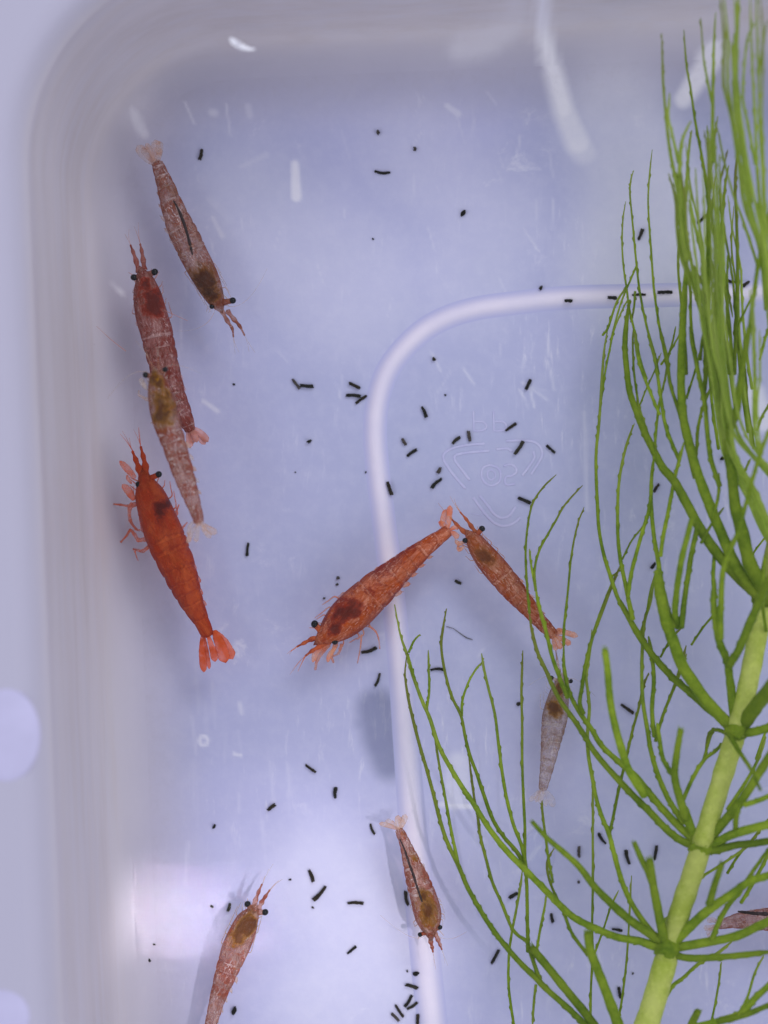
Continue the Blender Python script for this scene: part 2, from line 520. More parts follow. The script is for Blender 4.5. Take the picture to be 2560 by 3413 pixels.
# floor sheet: scuffs, plus glare and shade painted into its colour
fx = np.concatenate([np.arange(-400, -60, 60), np.arange(-60, 2700, 8.0), np.arange(2700, TW + 900, 120)])
fy = np.concatenate([np.arange(-700, -60, 60), np.arange(-60, 3560, 8.0), np.arange(3560, THH + 500, 120)])
GX, GY = np.meshgrid(fx, fy)
def seg_dist(x0, y0, x1, y1):
    dx, dy = x1 - x0, y1 - y0
    L2 = dx * dx + dy * dy + 1e-9
    t = np.clip(((GX - x0) * dx + (GY - y0) * dy) / L2, 0, 1)
    return np.hypot(GX - x0 - t * dx, GY - y0 - t * dy), t
def sm(x):
    x = np.clip(x, 0, 1); return x * x * (3 - 2 * x)
wh = np.zeros_like(GX); st = np.zeros_like(GX)  # wh: painted glare and glows plus scratches; st: painted shade
def mark(arr, pts, r0, r1, soft, amt):
    """soft capsule chain in 1659-wide photo units"""
    best = np.zeros_like(GX)
    n = len(pts)
    for i in range(n - 1):
        (x0, y0), (x1, y1) = pts[i], pts[i + 1]
        d, t = seg_dist(x0 * DK, y0 * DK, x1 * DK, y1 * DK)
        f = (i + t) / (n - 1)
        r = (r0 + (r1 - r0) * f) * DK
        best = np.maximum(best, sm(1 - (d - r) / (soft * DK)) )
    np.maximum(arr, best * amt, out=arr)
mark(wh, [(1148, -20), (1172, 70), (1198, 160), (1220, 240)], 1, 7, 26, 0.95)  # curved light streak painted into the floor colour
mark(wh, [(1198, 160), (1220, 240), (1250, 310)], 5, 12, 34, 0.8)
mark(wh, [(1235, 270), (1265, 330)], 8, 12, 40, 0.55)
mark(wh, [(1255, 310), (1290, 375)], 6, 8, 46, 0.35)
mark(wh, [(1330, 240), (1400, 420), (1380, 560)], 30, 80, 150, 0.42)  # broad milky glows painted into the floor colour
mark(wh, [(520, 420), (620, 520), (760, 620)], 30, 60, 170, 0.20)
mark(wh, [(900, 330), (1060, 480), (1000, 600)], 20, 40, 150, 0.16)
mark(wh, [(700, 1900), (820, 2060), (760, 2180)], 40, 90, 140, 0.22)
mark(wh, [(1000, 110), (1060, 95), (1110, 60)], 8, 8, 38, 0.32)
mark(wh, [(637, 355), (640, 425)], 3, 6, 12, 0.75)  # soft glare lozenge of the water surface, painted on
mark(wh, [(292, 250), (312, 290)], 2, 4, 12, 0.5)
mark(wh, [(458, 243), (464, 244)], 2, 2, 12, 0.35)
mark(wh, [(536, 230), (540, 250)], 2, 2, 10, 0.25)
mark(wh, [(965, 228), (990, 246)], 1, 3, 9, 0.35)
mark(wh, [(1374, 74), (1374, 78)], 3, 3, 6, 0.6)
mark(wh, [(1475, 215), (1545, 115)], 8, 14, 22, 0.8)  # diagonal glint painted in
mark(wh, [(1630, 850), (1650, 910)], 10, 12, 22, 0.6)
mark(wh, [(250, 624), (268, 634)], 2, 3, 7, 0.8)
mark(wh, [(440, 866), (470, 888)], 1, 2, 6, 0.45)
mark(wh, [(520, 360), (575, 335)], 1, 3, 12, 0.30)
mark(wh, [(455, 430), (500, 475)], 4, 6, 16, 0.25)
mark(wh, [(560, 480), (680, 470)], 2, 8, 30, 0.16)
mark(wh, [(460, 470), (480, 510)], 1, 2, 9, 0.4)
mark(wh, [(990, 1650), (985, 1720)], 14, 18, 22, 0.35)  # small whitish glow painted in
mark(wh, [(955, 1738), (1020, 1742)], 2, 2, 8, 0.6)
mark(wh, [(505, 1628), (520, 1632)], 1, 1, 5, 0.5)
mark(wh, [(518, 1520), (522, 1540)], 1, 1, 7, 0.35)
for k in range(12):
    a0, a1 = 2 * math.pi * k / 12, 2 * math.pi * (k + 1) / 12
    mark(wh, [(440 + 9 * math.cos(a0), 1600 + 10 * math.sin(a0)), (440 + 9 * math.cos(a1), 1600 + 10 * math.sin(a1))], 1.5, 1.5, 5, 0.55)
mark(wh, [(1262, 890), (1268, 1100)], 1, 1, 6, 0.22)
rs = random.Random(3)
for k in range(60):      # thin scratches
    x = rs.uniform(380, 1250); y = rs.uniform(180, 850); a = rs.gauss(1.45, 0.35); L = rs.uniform(15, 70)
    mark(wh, [(x, y), (x + L * math.cos(a), y + L * math.sin(a))], 0.3, 0.3, 4.5, rs.uniform(0.10, 0.34))
for k in range(16):
    x = rs.uniform(400, 640); y = rs.uniform(1380, 1900); a = rs.gauss(1.5, 0.1); L = rs.uniform(30, 120)
    mark(wh, [(x, y), (x + L * math.cos(a), y + L * math.sin(a))], 0.3, 0.3, 6, rs.uniform(0.05, 0.16))
mark(st, [(815, 1530), (822, 1590), (840, 1650)], 22, 14, 42, 0.72)  # something dark beneath the floor, painted as a soft blob
mark(st, [(790, 1560), (815, 1570)], 6, 20, 34, 0.5)
mark(st, [(380, 170), (900, 150), (1700, 190)], 10, 30, 110, 0.26)  # shade below the top wall painted as a slate band
mark(st, [(250, 700), (255, 1250)], 4, 8, 90, 0.12)
mark(st, [(520, 1780), (330, 1860), (560, 1790)], 20, 30, 110, 0.16)
mark(st, [(1480, 500), (1440, 1100), (1400, 1900), (1500, 2300)], 120, 200, 260, 0.10)  # greyer light around the plant, painted into the floor
A_, B_ = (GX - OX) * math.cos(TH) - (GY - OY) * math.sin(TH), (GX - OX) * math.sin(TH) + (GY - OY) * math.cos(TH)
qx = np.abs(A_ - TW / 2) - (TW / 2 - TR); qy = np.abs(B_ - THH / 2) - (THH / 2 - TR)
SD = np.hypot(np.maximum(qx, 0), np.maximum(qy, 0)) + np.minimum(np.maximum(qx, qy), 0) - TR
painted_light = sm((SD + 380) / 340.0) * 0.85  # painted beige of the lit wall, stronger towards it
ny, nx = GX.shape
vx = (GX - 1280) * 0.0025; vy = -(GY - 1706.5) * 0.0025
verts = np.stack([vx.ravel(), vy.ravel(), np.zeros(vx.size)], 1)
idx = np.arange(ny * nx).reshape(ny, nx)
keep = (SD[:-1, :-1] < 8) & (SD[1:, 1:] < 8) & (SD[1:, :-1] < 8) & (SD[:-1, 1:] < 8)
q = np.stack([idx[:-1, :-1], idx[1:, :-1], idx[1:, 1:], idx[:-1, 1:]], -1)[keep]
used = np.unique(q); remap = -np.ones(ny * nx, dtype=int); remap[used] = np.arange(len(used))
q = remap[q]; verts = verts[used]
me = bpy.data.meshes.new('floor')
loc = np.array(tub.location)
verts = verts - loc
me.vertices.add(len(verts)); me.vertices.foreach_set('co', verts.ravel().astype(np.float32))
me.loops.add(len(q) * 4); me.loops.foreach_set('vertex_index', q.ravel().astype(np.int32))
me.polygons.add(len(q)); me.polygons.foreach_set('loop_start', np.arange(0, len(q) * 4, 4, dtype=np.int32))
me.polygons.foreach_set('use_smooth', np.ones(len(q), dtype=bool))
me.update(calc_edges=True)
for nm, arr in (('white_and_glare', wh), ('painted_shade', st), ('painted_light', painted_light)):
    a = me.attributes.new(nm, 'FLOAT', 'POINT'); a.data.foreach_set('value', arr.ravel()[used].astype(np.float32))
me.materials.append(M_FLOOR)
fl = bpy.data.objects.new('floor', me); link(fl, tub)

def sweep(profile, name, mat, parent, step=90, inset=0.0, W=TW, H=THH, r=TR, attr=None, closed_prof=False):
    base = densify(contour(0, inset, r=r), step)
    nb = len(base)
    # outward normals of the contour
    nrm = []
    for i in range(nb):
        a = base[i - 1]; b = base[(i + 1) % nb]
        dx, dy = b[0] - a[0], b[1] - a[1]; L = math.hypot(dx, dy)
        nrm.append((dy / L, -dx / L))
    V, F, A, A2, A3 = [], [], [], [], []
    for j, pr in enumerate(profile):
        d, z = pr[0], pr[1]
        for i in range(nb):
            a, b = base[i][0] + nrm[i][0] * d, base[i][1] + nrm[i][1] * d
            px_, py_ = tub2px(a, b)
            V.append(W0(px_, py_, z))
            gi = min(len(fx) - 1, int(np.searchsorted(fx, px_))); gj = min(len(fy) - 1, int(np.searchsorted(fy, py_)))
            A.append(float(wh[gj, gi])); A2.append(float(st[gj, gi])); A3.append(float(sm((d + 380) / 340.0)) * 0.85)
    for j in range(len(profile) - 1):
        for i in range(nb):
            i2 = (i + 1) % nb
            F.append((j * nb + i, j * nb + i2, (j + 1) * nb + i2, (j + 1) * nb + i))
    return mesh_obj(name, V, F, mat, parent, attrs={'white_and_glare': A, 'painted_shade': A2, 'painted_light': A3})

wall_prof = [(-175, -0.006), (-150, -0.0022), (-130, 0.0008), (-110, 0.006), (-88, 0.020), (-70, 0.045), (-52, 0.08), (-36, 0.13), (-20, 0.20), (-6, 0.30), (8, 0.44), (20, 0.62),
             (33, 0.92), (46, 1.3), (58, 1.65), (70, 1.95), (82, 2.14), (98, 2.25), (120, 2.31), (150, 2.335)]
sweep(wall_prof, 'wall', M_WALL, tub, step=22)
rim_prof = [(150, 2.335), (200, 2.34), (380, 2.33), (400, 2.30), (410, 2.2), (412, 1.9), (406, 1.85), (400, 1.9), (396, 2.18), (340, 2.24), (120, 2.24), (95, 2.1), (20, 0.1), (0, -0.12), (-80, -0.19)]
sweep(rim_prof, 'rim', M_WALL, tub, step=70)
# moulded rib on the floor
def rib_mesh():
    pts = [(1900, 992), (1700, 1012), (1580, 1030), (1480, 1062), (1400, 1110), (1330, 1180), (1285, 1250), (1258, 1340), (1250, 1440), (1258, 1560), (1275, 1700),
           (1300, 1900), (1322, 2100), (1340, 2300), (1356, 2500), (1376, 2750), (1400, 3000), (1424, 3250), (1450, 3500), (1500, 4100), (1600, 5200)]
    pts = [(3600, 900), (2560, 972), (2200, 984)] + pts
    C = catmull(pts, 8)
    prof = [(-1.9, -0.004, 0), (-1.45, 0.002, 0.05), (-1.05, 0.012, 0.4), (-0.6, 0.030, 0.85), (-0.2, 0.038, 1.0), (0.2, 0.038, 1.0), (0.6, 0.030, 0.85), (1.05, 0.012, 0.4), (1.45, 0.002, 0.05), (1.9, -0.004, 0)]
    V, F, A = [], [], []
    n = len(C); m = len(prof)
    for i in range(n):
        a = C[max(0, i - 1)]; b = C[min(n - 1, i + 1)]
        t = (b - a) / np.linalg.norm(b - a); nr = np.array((-t[1], t[0]))
        hw = 25 + (7 if C[i][1] > 2200 else 0) * min(1, (C[i][1] - 2200) / 800)
        fade = 1.0
        for (o, z, w) in prof:
            p = C[i] + nr * o * hw
            V.append(W0(p[0], p[1], z)); A.append(w * fade)
    for i in range(n - 1):
        for j in range(m - 1):
            F.append((i * m + j, (i + 1) * m + j, (i + 1) * m + j + 1, i * m + j + 1))
    global RIBC
    RIBC = [tuple(c) for c in C]
    mesh_obj('moulded_rib', V, F, M_RIB, tub, attrs={'white_and_glare': A})
rib_mesh()

# recycling mark embossed in the floor (seen through the tub, so it reads upside down)
mark_root = mesh_obj('recycling_mark', *tube([S(1566, 1712, 0.001), S(1600, 1718, 0.001), S(1622, 1706, 0.001)], [0.002] * 3, 6, cap=True)[:2], M_MARK, tub)
def R8(x, y): return (1380 + x / 2.765, 1280 + y / 2.765)
def emboss(pts, w=13, n=5):
    P = catmull([R8(*p) for p in pts], n)
    C = [W0(p[0], p[1], 0.0015) for p in P]
    V, F, A = tube(C, [w * 0.5 * 0.0025] * len(C), 8, flat=0.1)
    mesh_obj('raised_line', V, F, M_MARK, mark_root)
mark_root.location = mark_root.location
for pts in ([(650, 550), (500, 560), (360, 590), (280, 640), (275, 700), (330, 790), (400, 880), (470, 960)],
            [(690, 615), (560, 625), (440, 640), (375, 665), (385, 715), (440, 790), (510, 880)],
            [(545, 1045), (620, 1150), (700, 1245), (780, 1300), (860, 1305), (930, 1275), (980, 1230)],
            [(605, 1030), (680, 1120), (740, 1200), (810, 1235), (880, 1210), (935, 1135)],
            [(850, 525), (1000, 520), (1110, 535), (1170, 590), (1180, 660), (1140, 740), (1080, 830)],
            [(760, 600), (860, 595), (900, 620)], [(1100, 620), (1110, 680), (1060, 760), (1000, 840)]):
    emboss(pts, 9)
# figures 0 and 5, letters P P, all flipped top to bottom as seen from inside
emboss([(700, 745), (640, 770), (622, 830), (645, 900), (710, 935), (780, 905), (800, 840), (775, 775), (700, 745)], 8)
emboss([(705, 790), (678, 815), (680, 860), (712, 885), (745, 860), (745, 815), (705, 790)], 6)
emboss([(930, 920), (850, 925), (845, 860), (900, 845), (945, 810), (930, 760), (880, 740), (830, 755)], 8)
for ox in (0, 185):
    emboss([(548 + ox, 250), (550 + ox, 340), (552 + ox, 432)], 7)
    emboss([(552 + ox, 432), (630 + ox, 428), (668 + ox, 395), (640 + ox, 350), (556 + ox, 345)], 7)

# blurry light patches built as pale raised ovals on the rim
for (cx, cy, rx, ry) in ((8, 1588, 80, 105), (4, 2195, 62, 60)):
    c = D(cx, cy, 2.33)
    V, F = blob((c.x, c.y, 2.325), rx * DK * 0.0022, ry * DK * 0.0022, 0.05, seg=40, rings=14)
    mesh_obj('light_oval', V, F, M_OVAL, tub)

# water
wc = densify(contour(66), 300)
V = [W0(*tub2px(a, b), 1.95) for a, b in wc]
wo = mesh_obj('water', V, [tuple(range(len(V)))], M_WATER, smooth=False)
tag(wo, kind='structure')

# ------------------------------------------------------------------ shrimps
SH = {
 'red': dict(base=(0.70, 0.075, 0.002), patch=(0.34, 0.010, 0.002), light=(0.92, 0.24, 0.05), a0=0.64, a1=0.80, pscale=2.2, band=0.2, patchamt=0.45, vein=0.15, TINT=1.0),
 'orange': dict(base=(0.86, 0.16, 0.002), patch=(0.26, 0.006, 0.002), light=(1.0, 0.58, 0.42), a0=0.60, a1=0.80, pscale=3.0, band=0.45, patchamt=0.75, vein=0.8, TINT=1.0),
 'rust': dict(base=(0.74, 0.20, 0.02), patch=(0.34, 0.025, 0.004), light=(1.0, 0.70, 0.56), a0=0.36, a1=0.60, pscale=4, band=0.5, patchamt=0.65, vein=0.8, TINT=0.9),
 'plum': dict(base=(0.58, 0.18, 0.11), patch=(0.30, 0.028, 0.010), light=(0.96, 0.72, 0.68), a0=0.28, a1=0.48, pscale=5, band=0.55, patchamt=0.85, vein=0.75, TINT=0.7),
 'pale': dict(base=(0.74, 0.38, 0.22), patch=(0.40, 0.065, 0.012), light=(1.0, 0.90, 0.86), a0=0.16, a1=0.36, pscale=5.0, band=0.75, patchamt=0.9, vein=0.95, TINT=0.55),
 'glassy': dict(base=(0.68, 0.37, 0.24), patch=(0.36, 0.075, 0.02), light=(1.0, 0.88, 0.85), a0=0.14, a1=0.32, pscale=5.5, band=0.7, patchamt=0.9, vein=0.9, TINT=0.55),
 'grey': dict(base=(0.84, 0.66, 0.56), patch=(0.34, 0.17, 0.11), light=(1.0, 0.93, 0.90), a0=0.10, a1=0.28, pscale=8, band=0.4, patchamt=0.7, vein=0.85, TINT=0.4),
}
OCOL = {'brown': ((0.07, 0.014, 0.002), (0.27, 0.09, 0.008)), 'olive': ((0.13, 0.034, 0.002), (0.38, 0.165, 0.005)),
        'wine': ((0.13, 0.006, 0.001), (0.40, 0.030, 0.003)), 'rust': ((0.15, 0.035, 0.004), (0.30, 0.085, 0.008)), 'none': ((0.1, 0.02, 0.005), (0.2, 0.07, 0.01))}
_shell = {}
def SHELLM(style, om='none'):
    if (style, om) not in _shell:
        _shell[(style, om)] = mat_shell('shell_%s_%s' % (style, om), ocol=OCOL[om], **SH[style])
    return _shell[(style, om)]
FIN = {k: mat_fin('fin_' + k, tuple(0.85 * a + 0.15 * b for a, b in zip(v['base'], v['light'])), {'red': 0.7, 'orange': 0.5, 'rust': 0.45, 'plum': 0.55, 'pale': 0.3, 'glassy': 0.24, 'grey': 0.14}[k]) for k, v in SH.items()}
LEGM = {k: mat_fin('leg_' + k, tuple(0.7 * a + 0.3 * b for a, b in zip(v['base'], v['light'])), {'red': 0.5, 'orange': 0.5, 'rust': 0.45, 'plum': 0.4, 'pale': 0.34, 'glassy': 0.3, 'grey': 0.25}[k]) for k, v in SH.items()}
GUT = {'brown': mat_gut('gut_brown', (0.08, 0.018, 0.003), (0.22, 0.075, 0.006)),
       'olive': mat_gut('gut_olive', (0.15, 0.045, 0.002), (0.34, 0.15, 0.005)),
       'wine': mat_gut('gut_wine', (0.07, 0.008, 0.006), (0.18, 0.025, 0.010)),
       'rust': mat_gut('gut_rust', (0.20, 0.05, 0.008), (0.32, 0.10, 0.012))}
M_INT = mat_simple('intestine_dark', (0.035, 0.018, 0.018), 0.5, 0.3, 20, 0.6, 0.5)

def shrimp(name, label, T, scale, spine, zc, style, eyes, antennules, fan, organ=None, gut=None, legs=(), scales=(), whiskers=(),
           fringe=0, organ_mat='brown', pitch=0.0, seed=1, legpairs=True, lift=0.0, nseg=7, car=0.40):
    fringe = -fringe
    """T maps picture coordinates to photo pixels, scale = pixels per photo pixel of that picture.
       spine: (x, y, half width) from between the eyes to the tail base."""
    rnd = random.Random(seed)
    k = 0.0025 * (20 - zc) / 20
    P = [(*T(x, y), w / scale) for x, y, w in spine]
    sp = catmull(P, 12)
    L = [0.0]
    for i in range(1, len(sp)): L.append(L[-1] + math.hypot(sp[i][0] - sp[i - 1][0], sp[i][1] - sp[i - 1][1]))
    tot = L[-1]
    # resample evenly
    N = 150
    res = []
    j = 0
    for i in range(N + 1):
        t = tot * i / N
        while j < len(L) - 2 and L[j + 1] < t: j += 1
        f = (t - L[j]) / max(1e-9, L[j + 1] - L[j])
        res.append(sp[j] + (sp[j + 1] - sp[j]) * f)
    wmax = max(p[2] for p in P)
    c0 = S(P[0][0], P[0][1], 0)
    mid = res[N // 3]
    root = empty(name, tuple(S(mid[0], mid[1], 0)), label, 'shrimp', 'live shrimps in the tub')
    C, R, SEG = [], [], []
    for i, p in enumerate(res):
        s = i / N
        z = zc + pitch * (0.5 - s)
        C.append(S(p[0], p[1], z))
        if s < car: q = s / car * 0.8
        else:
            u0 = (s - car) / (1 - car)
            q = ((u0 + 0.035 * math.sin(u0 * 9 + seed)) * nseg) % 1.0
        if s < car: m = 1.0 + 0.03 * (s / car)
        else: m = 0.97 + 0.055 * q ** 1.5
        R.append(p[2] * k * m); SEG.append(q if s > car else (s / car) ** 6)
    fr = frames(C)
    sides = 28
    V, F, AS, AL = [], [], [], []
    for i in range(N + 1):
        t, sd, up = fr[i]
        r = R[i]
        for kk in range(sides):
            a = 2 * math.pi * kk / sides
            cs, sn = math.cos(a), math.sin(a)
            hh = 0.92 if sn > 0 else 0.82
            dd = 1 + 0.04 * mnoise.noise(Vector((C[i].x * 5, C[i].y * 5, a * 1.5 + seed)))
            # plates hang a little past each joint at the lower sides
            if i / N > car and sn < 0.25: dd *= 1 + 0.06 * math.sin(math.pi * SEG[i])
            V.append(C[i] + sd * cs * r * dd + up * sn * r * hh * dd)
            AS.append(SEG[i]); AL.append(cs)
    for i in range(N):
        for kk in range(sides):
            k2 = (kk + 1) % sides
            F.append((i * sides + kk, (i + 1) * sides + kk, (i + 1) * sides + k2, i * sides + k2))
    # rounded front and rear, front drawn out to a short rostrum
    ncur = len(V)
    V.append(C[0] - fr[0][0] * R[0] * 1.5 + fr[0][2] * R[0] * 0.3); AS.append(0); AL.append(0)
    for kk in range(sides): F.append((ncur, kk, (kk + 1) % sides))
    V.append(C[-1] + fr[-1][0] * R[-1] * 0.5); AS.append(1); AL.append(0)
    o0 = N * sides
    for kk in range(sides): F.append((ncur + 1, o0 + (kk + 1) % sides, o0 + kk))
    OG = []
    ALN = [tot * k * (vi // sides) / N for vi in range(len(V))]
    ACR = [AL[vi] * R[min(N, vi // sides)] for vi in range(len(V))]
    ol = [(*T(x, y), rx / scale, ry / scale, math.radians(rot)) for x, y, rx, ry, rot in (organ or [])]
    for v in V:
        kk_ = 0.0025 * (20 - v.z) / 20
        qx_, qy_ = v.x / kk_ + 1280, 1706.5 - v.y / kk_
        g = 0.0
        for ox, oy, rx, ry, ro in ol:
            dx, dy = qx_ - ox, -(qy_ - oy)
            u_, w_ = dx * math.cos(ro) + dy * math.sin(ro), -dx * math.sin(ro) + dy * math.cos(ro)
            g = max(g, 1.5 - math.hypot(u_ / rx, w_ / ry))
        g += 0.55 * mnoise.noise(Vector((v.x * 6 + seed, v.y * 6, v.z * 3))) + 0.30 * mnoise.noise(Vector((v.x * 15, v.y * 15 + seed, 0)))
        OG.append(max(0.0, g))
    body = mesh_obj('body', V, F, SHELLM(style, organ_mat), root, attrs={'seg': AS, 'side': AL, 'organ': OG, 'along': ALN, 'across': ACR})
    # eyes on stalks
    for (ex, ey, er) in eyes:
        px, py = T(ex, ey); r = er / scale * k * 0.84
        ze = zc + pitch * 0.5 + R[min(8, N)] * 0.35
        c = S(px, py, ze)
        c = c + (C[5] - c) * 0.07
        V, F = blob(c, r, r * 1.08, r, rnd.uniform(0, 3), 16, 12)
        eye = mesh_obj('eye', V, F, M_EYE, root)
        b = C[4] + (c - C[4]) * 0.35
        d = (c - b)
        V, F, A = tube([b, b + d * 0.45, b + d * 0.8], [r * 1.1, r * 0.85, r * 0.85], 10)
        mesh_obj('eyestalk', V, F, SHELLM(style), eye, attrs={'seg': [0.3] * len(V), 'side': [0] * len(V)})
    # antennules: thick jointed base then fine hair
    for pts, w in antennules:
        Q = catmull([T(*p) for p in pts], 8); n = len(Q)
        CC = [S(q[0], q[1], zc + pitch * 0.5 + 0.02 * i / n) for i, q in enumerate(Q)]
        RR = []
        for i in range(n):
            f = i / (n - 1)
            jt = 1 + 0.22 * math.cos(f * 6 * math.pi)
            RR.append(max(0.0022, w / scale * k * 0.5 * (1.05 - 0.75 * f ** 1.5) * jt))
        V, F, A = tube(CC, RR, 8, flat=0.7)
        an = mesh_obj('antennule', V, F, SHELLM(style), root, attrs={'seg': [0.9 if (i // 8) % 7 == 0 else 0.2 for i in range(len(V))], 'side': [0] * len(V)})
        d = (CC[-1] - CC[-5]); d.normalize()
        for h in range(2):
            off = Vector((-d.y, d.x, 0)) * rnd.uniform(-0.3, 0.3)
            ln = rnd.uniform(0.09, 0.2)
            H = [CC[-2] + (d + off * f) * ln * f for f in (0, 0.33, 0.66, 1)]
            V, F, A = tube(H, [0.0022, 0.002, 0.0016, 0.001], 4)
            mesh_obj('flagellum', V, F, LEGM[style], an)
    for pts, w in scales:
        blade(root, 'antennal_scale', [T(*p) for p in pts], w / scale, zc, LEGM[style])
    for pts, w in whiskers:
        Q = catmull([T(*p) for p in pts], 8); n = len(Q)
        CC = [S(q[0], q[1], zc + 0.06) for q in Q]
        V, F, A = tube(CC, [max(0.001, w * 0.5 * k * (1 - 0.7 * i / n)) for i in range(n)], 5)
        mesh_obj('antenna', V, F, FIN[style], root)
    # tail fan
    for j, (pts, w) in enumerate(fan):
        blade(root, 'telson' if j == 0 else 'uropod', [T(*p) for p in pts], w / scale, zc - pitch * 0.5 + (0.02 if j == 0 else -0.01 * (j % 3)), FIN[style], broad=True)
    # organs seen through the shell
    if organ:
        for (x, y, rx, ry, rot) in organ:
            px, py = T(x, y); c = S(px, py, zc + max(0.0, R[40] - min(rx, ry) / scale * k * 0.8) * 0.6)
            V, F = blob((c.x, c.y, c.z), rx / scale * k * 0.6, ry / scale * k * 0.6, min(rx, ry) / scale * k * 0.5, math.radians(rot), 20, 14, 0.55, seed * 3.1)
            mesh_obj('stomach', V, F, GUT[organ_mat], root)
    if gut:
        Q = catmull([T(x, y) for x, y in gut[0]], 8); n = len(Q)
        CC = []
        for q in Q:
            g = S(q[0], q[1], zc)
            jn = min(range(len(C)), key=lambda m: (C[m] - g).length_squared)
            dl = min(0.95, (C[jn] - g).length / R[jn])
            CC.append(S(q[0], q[1], zc + R[jn] * 0.90 * math.sqrt(1 - dl * dl)))
        RR = [gut[1] / scale * k * 0.5 * (0.45 + 0.55 * math.sin(math.pi * min(1, (i + 1) / n * 0.9 + 0.1))) * rnd.uniform(0.75, 1.15) for i in range(n)]
        V, F, A = tube(CC, RR, 8)
        mesh_obj('intestine', V, F, M_INT, root)
    # legs traced from the photograph
    for pts, w in legs:
        Q = catmull([T(*p) for p in pts], 6); n = len(Q)
        CC = [S(q[0], q[1], max(0.03, (zc - 0.08) * (1 - (i / n)) + 0.03)) for i, q in enumerate(Q)]
        V, F, A = tube(CC, [max(0.002, w / scale * k * 0.5 * (1 - 0.6 * i / n) * (1.15 if i % 6 else 1.45)) for i in range(n)], 7, jitter=0.1)
        mesh_obj('leg', V, F, LEGM[style], root)
    # folded walking legs and swimmerets under the body
    if legpairs:
        for sgn in (-1, 1):
            for j in range(4):
                i0 = int(N * (0.12 + 0.065 * j)); t, sd, up = fr[i0]
                r = R[i0]; c = C[i0] - up * r * 0.6 + sd * sgn * r * 0.45
                reach = rnd.uniform(0.95, 1.22)
                kn = C[i0] + sd * sgn * r * reach - up * r * 0.55 - t * r * rnd.uniform(0.1, 0.5)
                ft = C[i0] + sd * sgn * r * (reach + rnd.uniform(-0.1, 0.12)) - t * r * rnd.uniform(0.7, 1.3)
                ft.z = 0.02
                Q = catmull([tuple(c), tuple((c + kn) / 2 - Vector((0, 0, 0.01))), tuple(kn), tuple((kn + ft) / 2), tuple(ft)], 3)
                V, F, A = tube([Vector(q) for q in Q], [max(0.0025, r * 0.055 * (1 - 0.6 * i / len(Q))) for i in range(len(Q))], 6)
                mesh_obj('leg', V, F, LEGM[style], root)
            for j in range(5):
                i0 = int(N * (car + (1 - car) * (0.10 + 0.135 * j))); t, sd, up = fr[i0]; r = R[i0]
                out = 0.84 + (0.26 if fringe == sgn else 0.0) + rnd.uniform(-0.04, 0.06)
                a = C[i0] + sd * sgn * r * 0.5 - up * r * 0.7
                b = C[i0] + sd * sgn * r * out - up * r * 0.85 + t * r * 0.75
                pa = [(a + (b - a) * f) for f in (0, 0.35, 0.7, 1)]
                V, F, A = tube(pa, [r * 0.12, r * 0.22, r * 0.24, r * 0.14], 8, flat=0.25)
                sw = mesh_obj('swimmeret', V, F, LEGM[style], root)
                if fringe == sgn:
                    for h in range(3):
                        d = (b - a).normalized() + t * rnd.uniform(-0.4, 0.7)
                        H = [pa[3], pa[3] + d * r * 0.08, pa[3] + d * r * rnd.uniform(0.12, 0.18)]
                        V, F, A = tube(H, [0.003, 0.002, 0.001], 4)
                        mesh_obj('bristle', V, F, LEGM[style], sw)
    # long hair-fine antennae trailing outward from the head
    if not whiskers:
        for sgn in (-1, 1):
            t, sd, up = fr[2]
            H = []
            ln = tot * k * rnd.uniform(0.35, 0.6); cv = rnd.uniform(0.3, 1.0)
            for h in range(12):
                f = h / 11
                H.append(C[2] + sd * sgn * (R[2] * 0.6 + ln * f * (0.35 + 0.4 * f * cv)) + t * ln * (-0.5 * f + 0.9 * cv * f * f))
            V, F, A = tube(H, [0.0026 * (1 - 0.6 * h / 11) for h in range(12)], 4)
            mesh_obj('antenna', V, F, LEGM[style], root)
    # mouthparts hairs near the head
    for h in range(5):
        i0 = 3 + h * 2; t, sd, up = fr[i0]; sgn = -1 if h % 2 else 1
        a = C[i0] + sd * sgn * R[i0] * 0.8 - up * R[i0] * 0.5
        d = sd * sgn * rnd.uniform(0.3, 1.0) - t * rnd.uniform(0.6, 1.2)
        H = [a + d * wmax * k * f * 0.7 for f in (0, 0.3, 0.6, 0.8)]
        V, F, A = tube(H, [0.006, 0.006, 0.004, 0.002], 6, flat=0.5)
        mesh_obj('mouthpart', V, F, LEGM[style], root)
    return root

def blade(root, name, pts, w, z, mat, broad=False):
    k = 0.0025 * (20 - z) / 20
    Q = catmull(pts, 10) if len(pts) > 2 else catmull([pts[0], tuple((np.array(pts[0]) + np.array(pts[1])) / 2), pts[1]], 8)
    n = len(Q)
    CC = [S(q[0], q[1], z - 0.03 * i / n) for i, q in enumerate(Q)]
    RR = []
    for i in range(n):
        f = i / (n - 1)
        prof = (0.35 + 0.65 * math.sin(math.pi * min(1, f * 0.62)) ** 0.8) if broad else math.sin(math.pi * (0.12 + 0.8 * f)) ** 0.6
        if f > 0.88: prof *= max(0.35, 1 - ((f - 0.88) / 0.12) ** 2 * 0.6)
        RR.append(w * 0.5 * k * prof)
    V, F, A = tube(CC, RR, 10, flat=0.16, jitter=0.12, seed=int(w * 7))
    return mesh_obj(name, V, F, mat, root)

def mk(ox, oy, s): return (lambda x, y: (ox + x / s, oy + y / s)), s
T3, s3 = mk(300, 400, 2.765)
T4, s4 = mk(300, 1100, 2.765)
T5, s5 = mk(300, 1450, 2.602)
T6, s6 = mk(900, 1600, 1.508)
TZ2, sz2 = mk(1650, 2000, 2.764)
TZ3, sz3 = mk(600, 2850, 3.93)
TZ4, sz4 = mk(1200, 2650, 2.9)
TC, sc_ = mk(2100, 2850, 3.606)

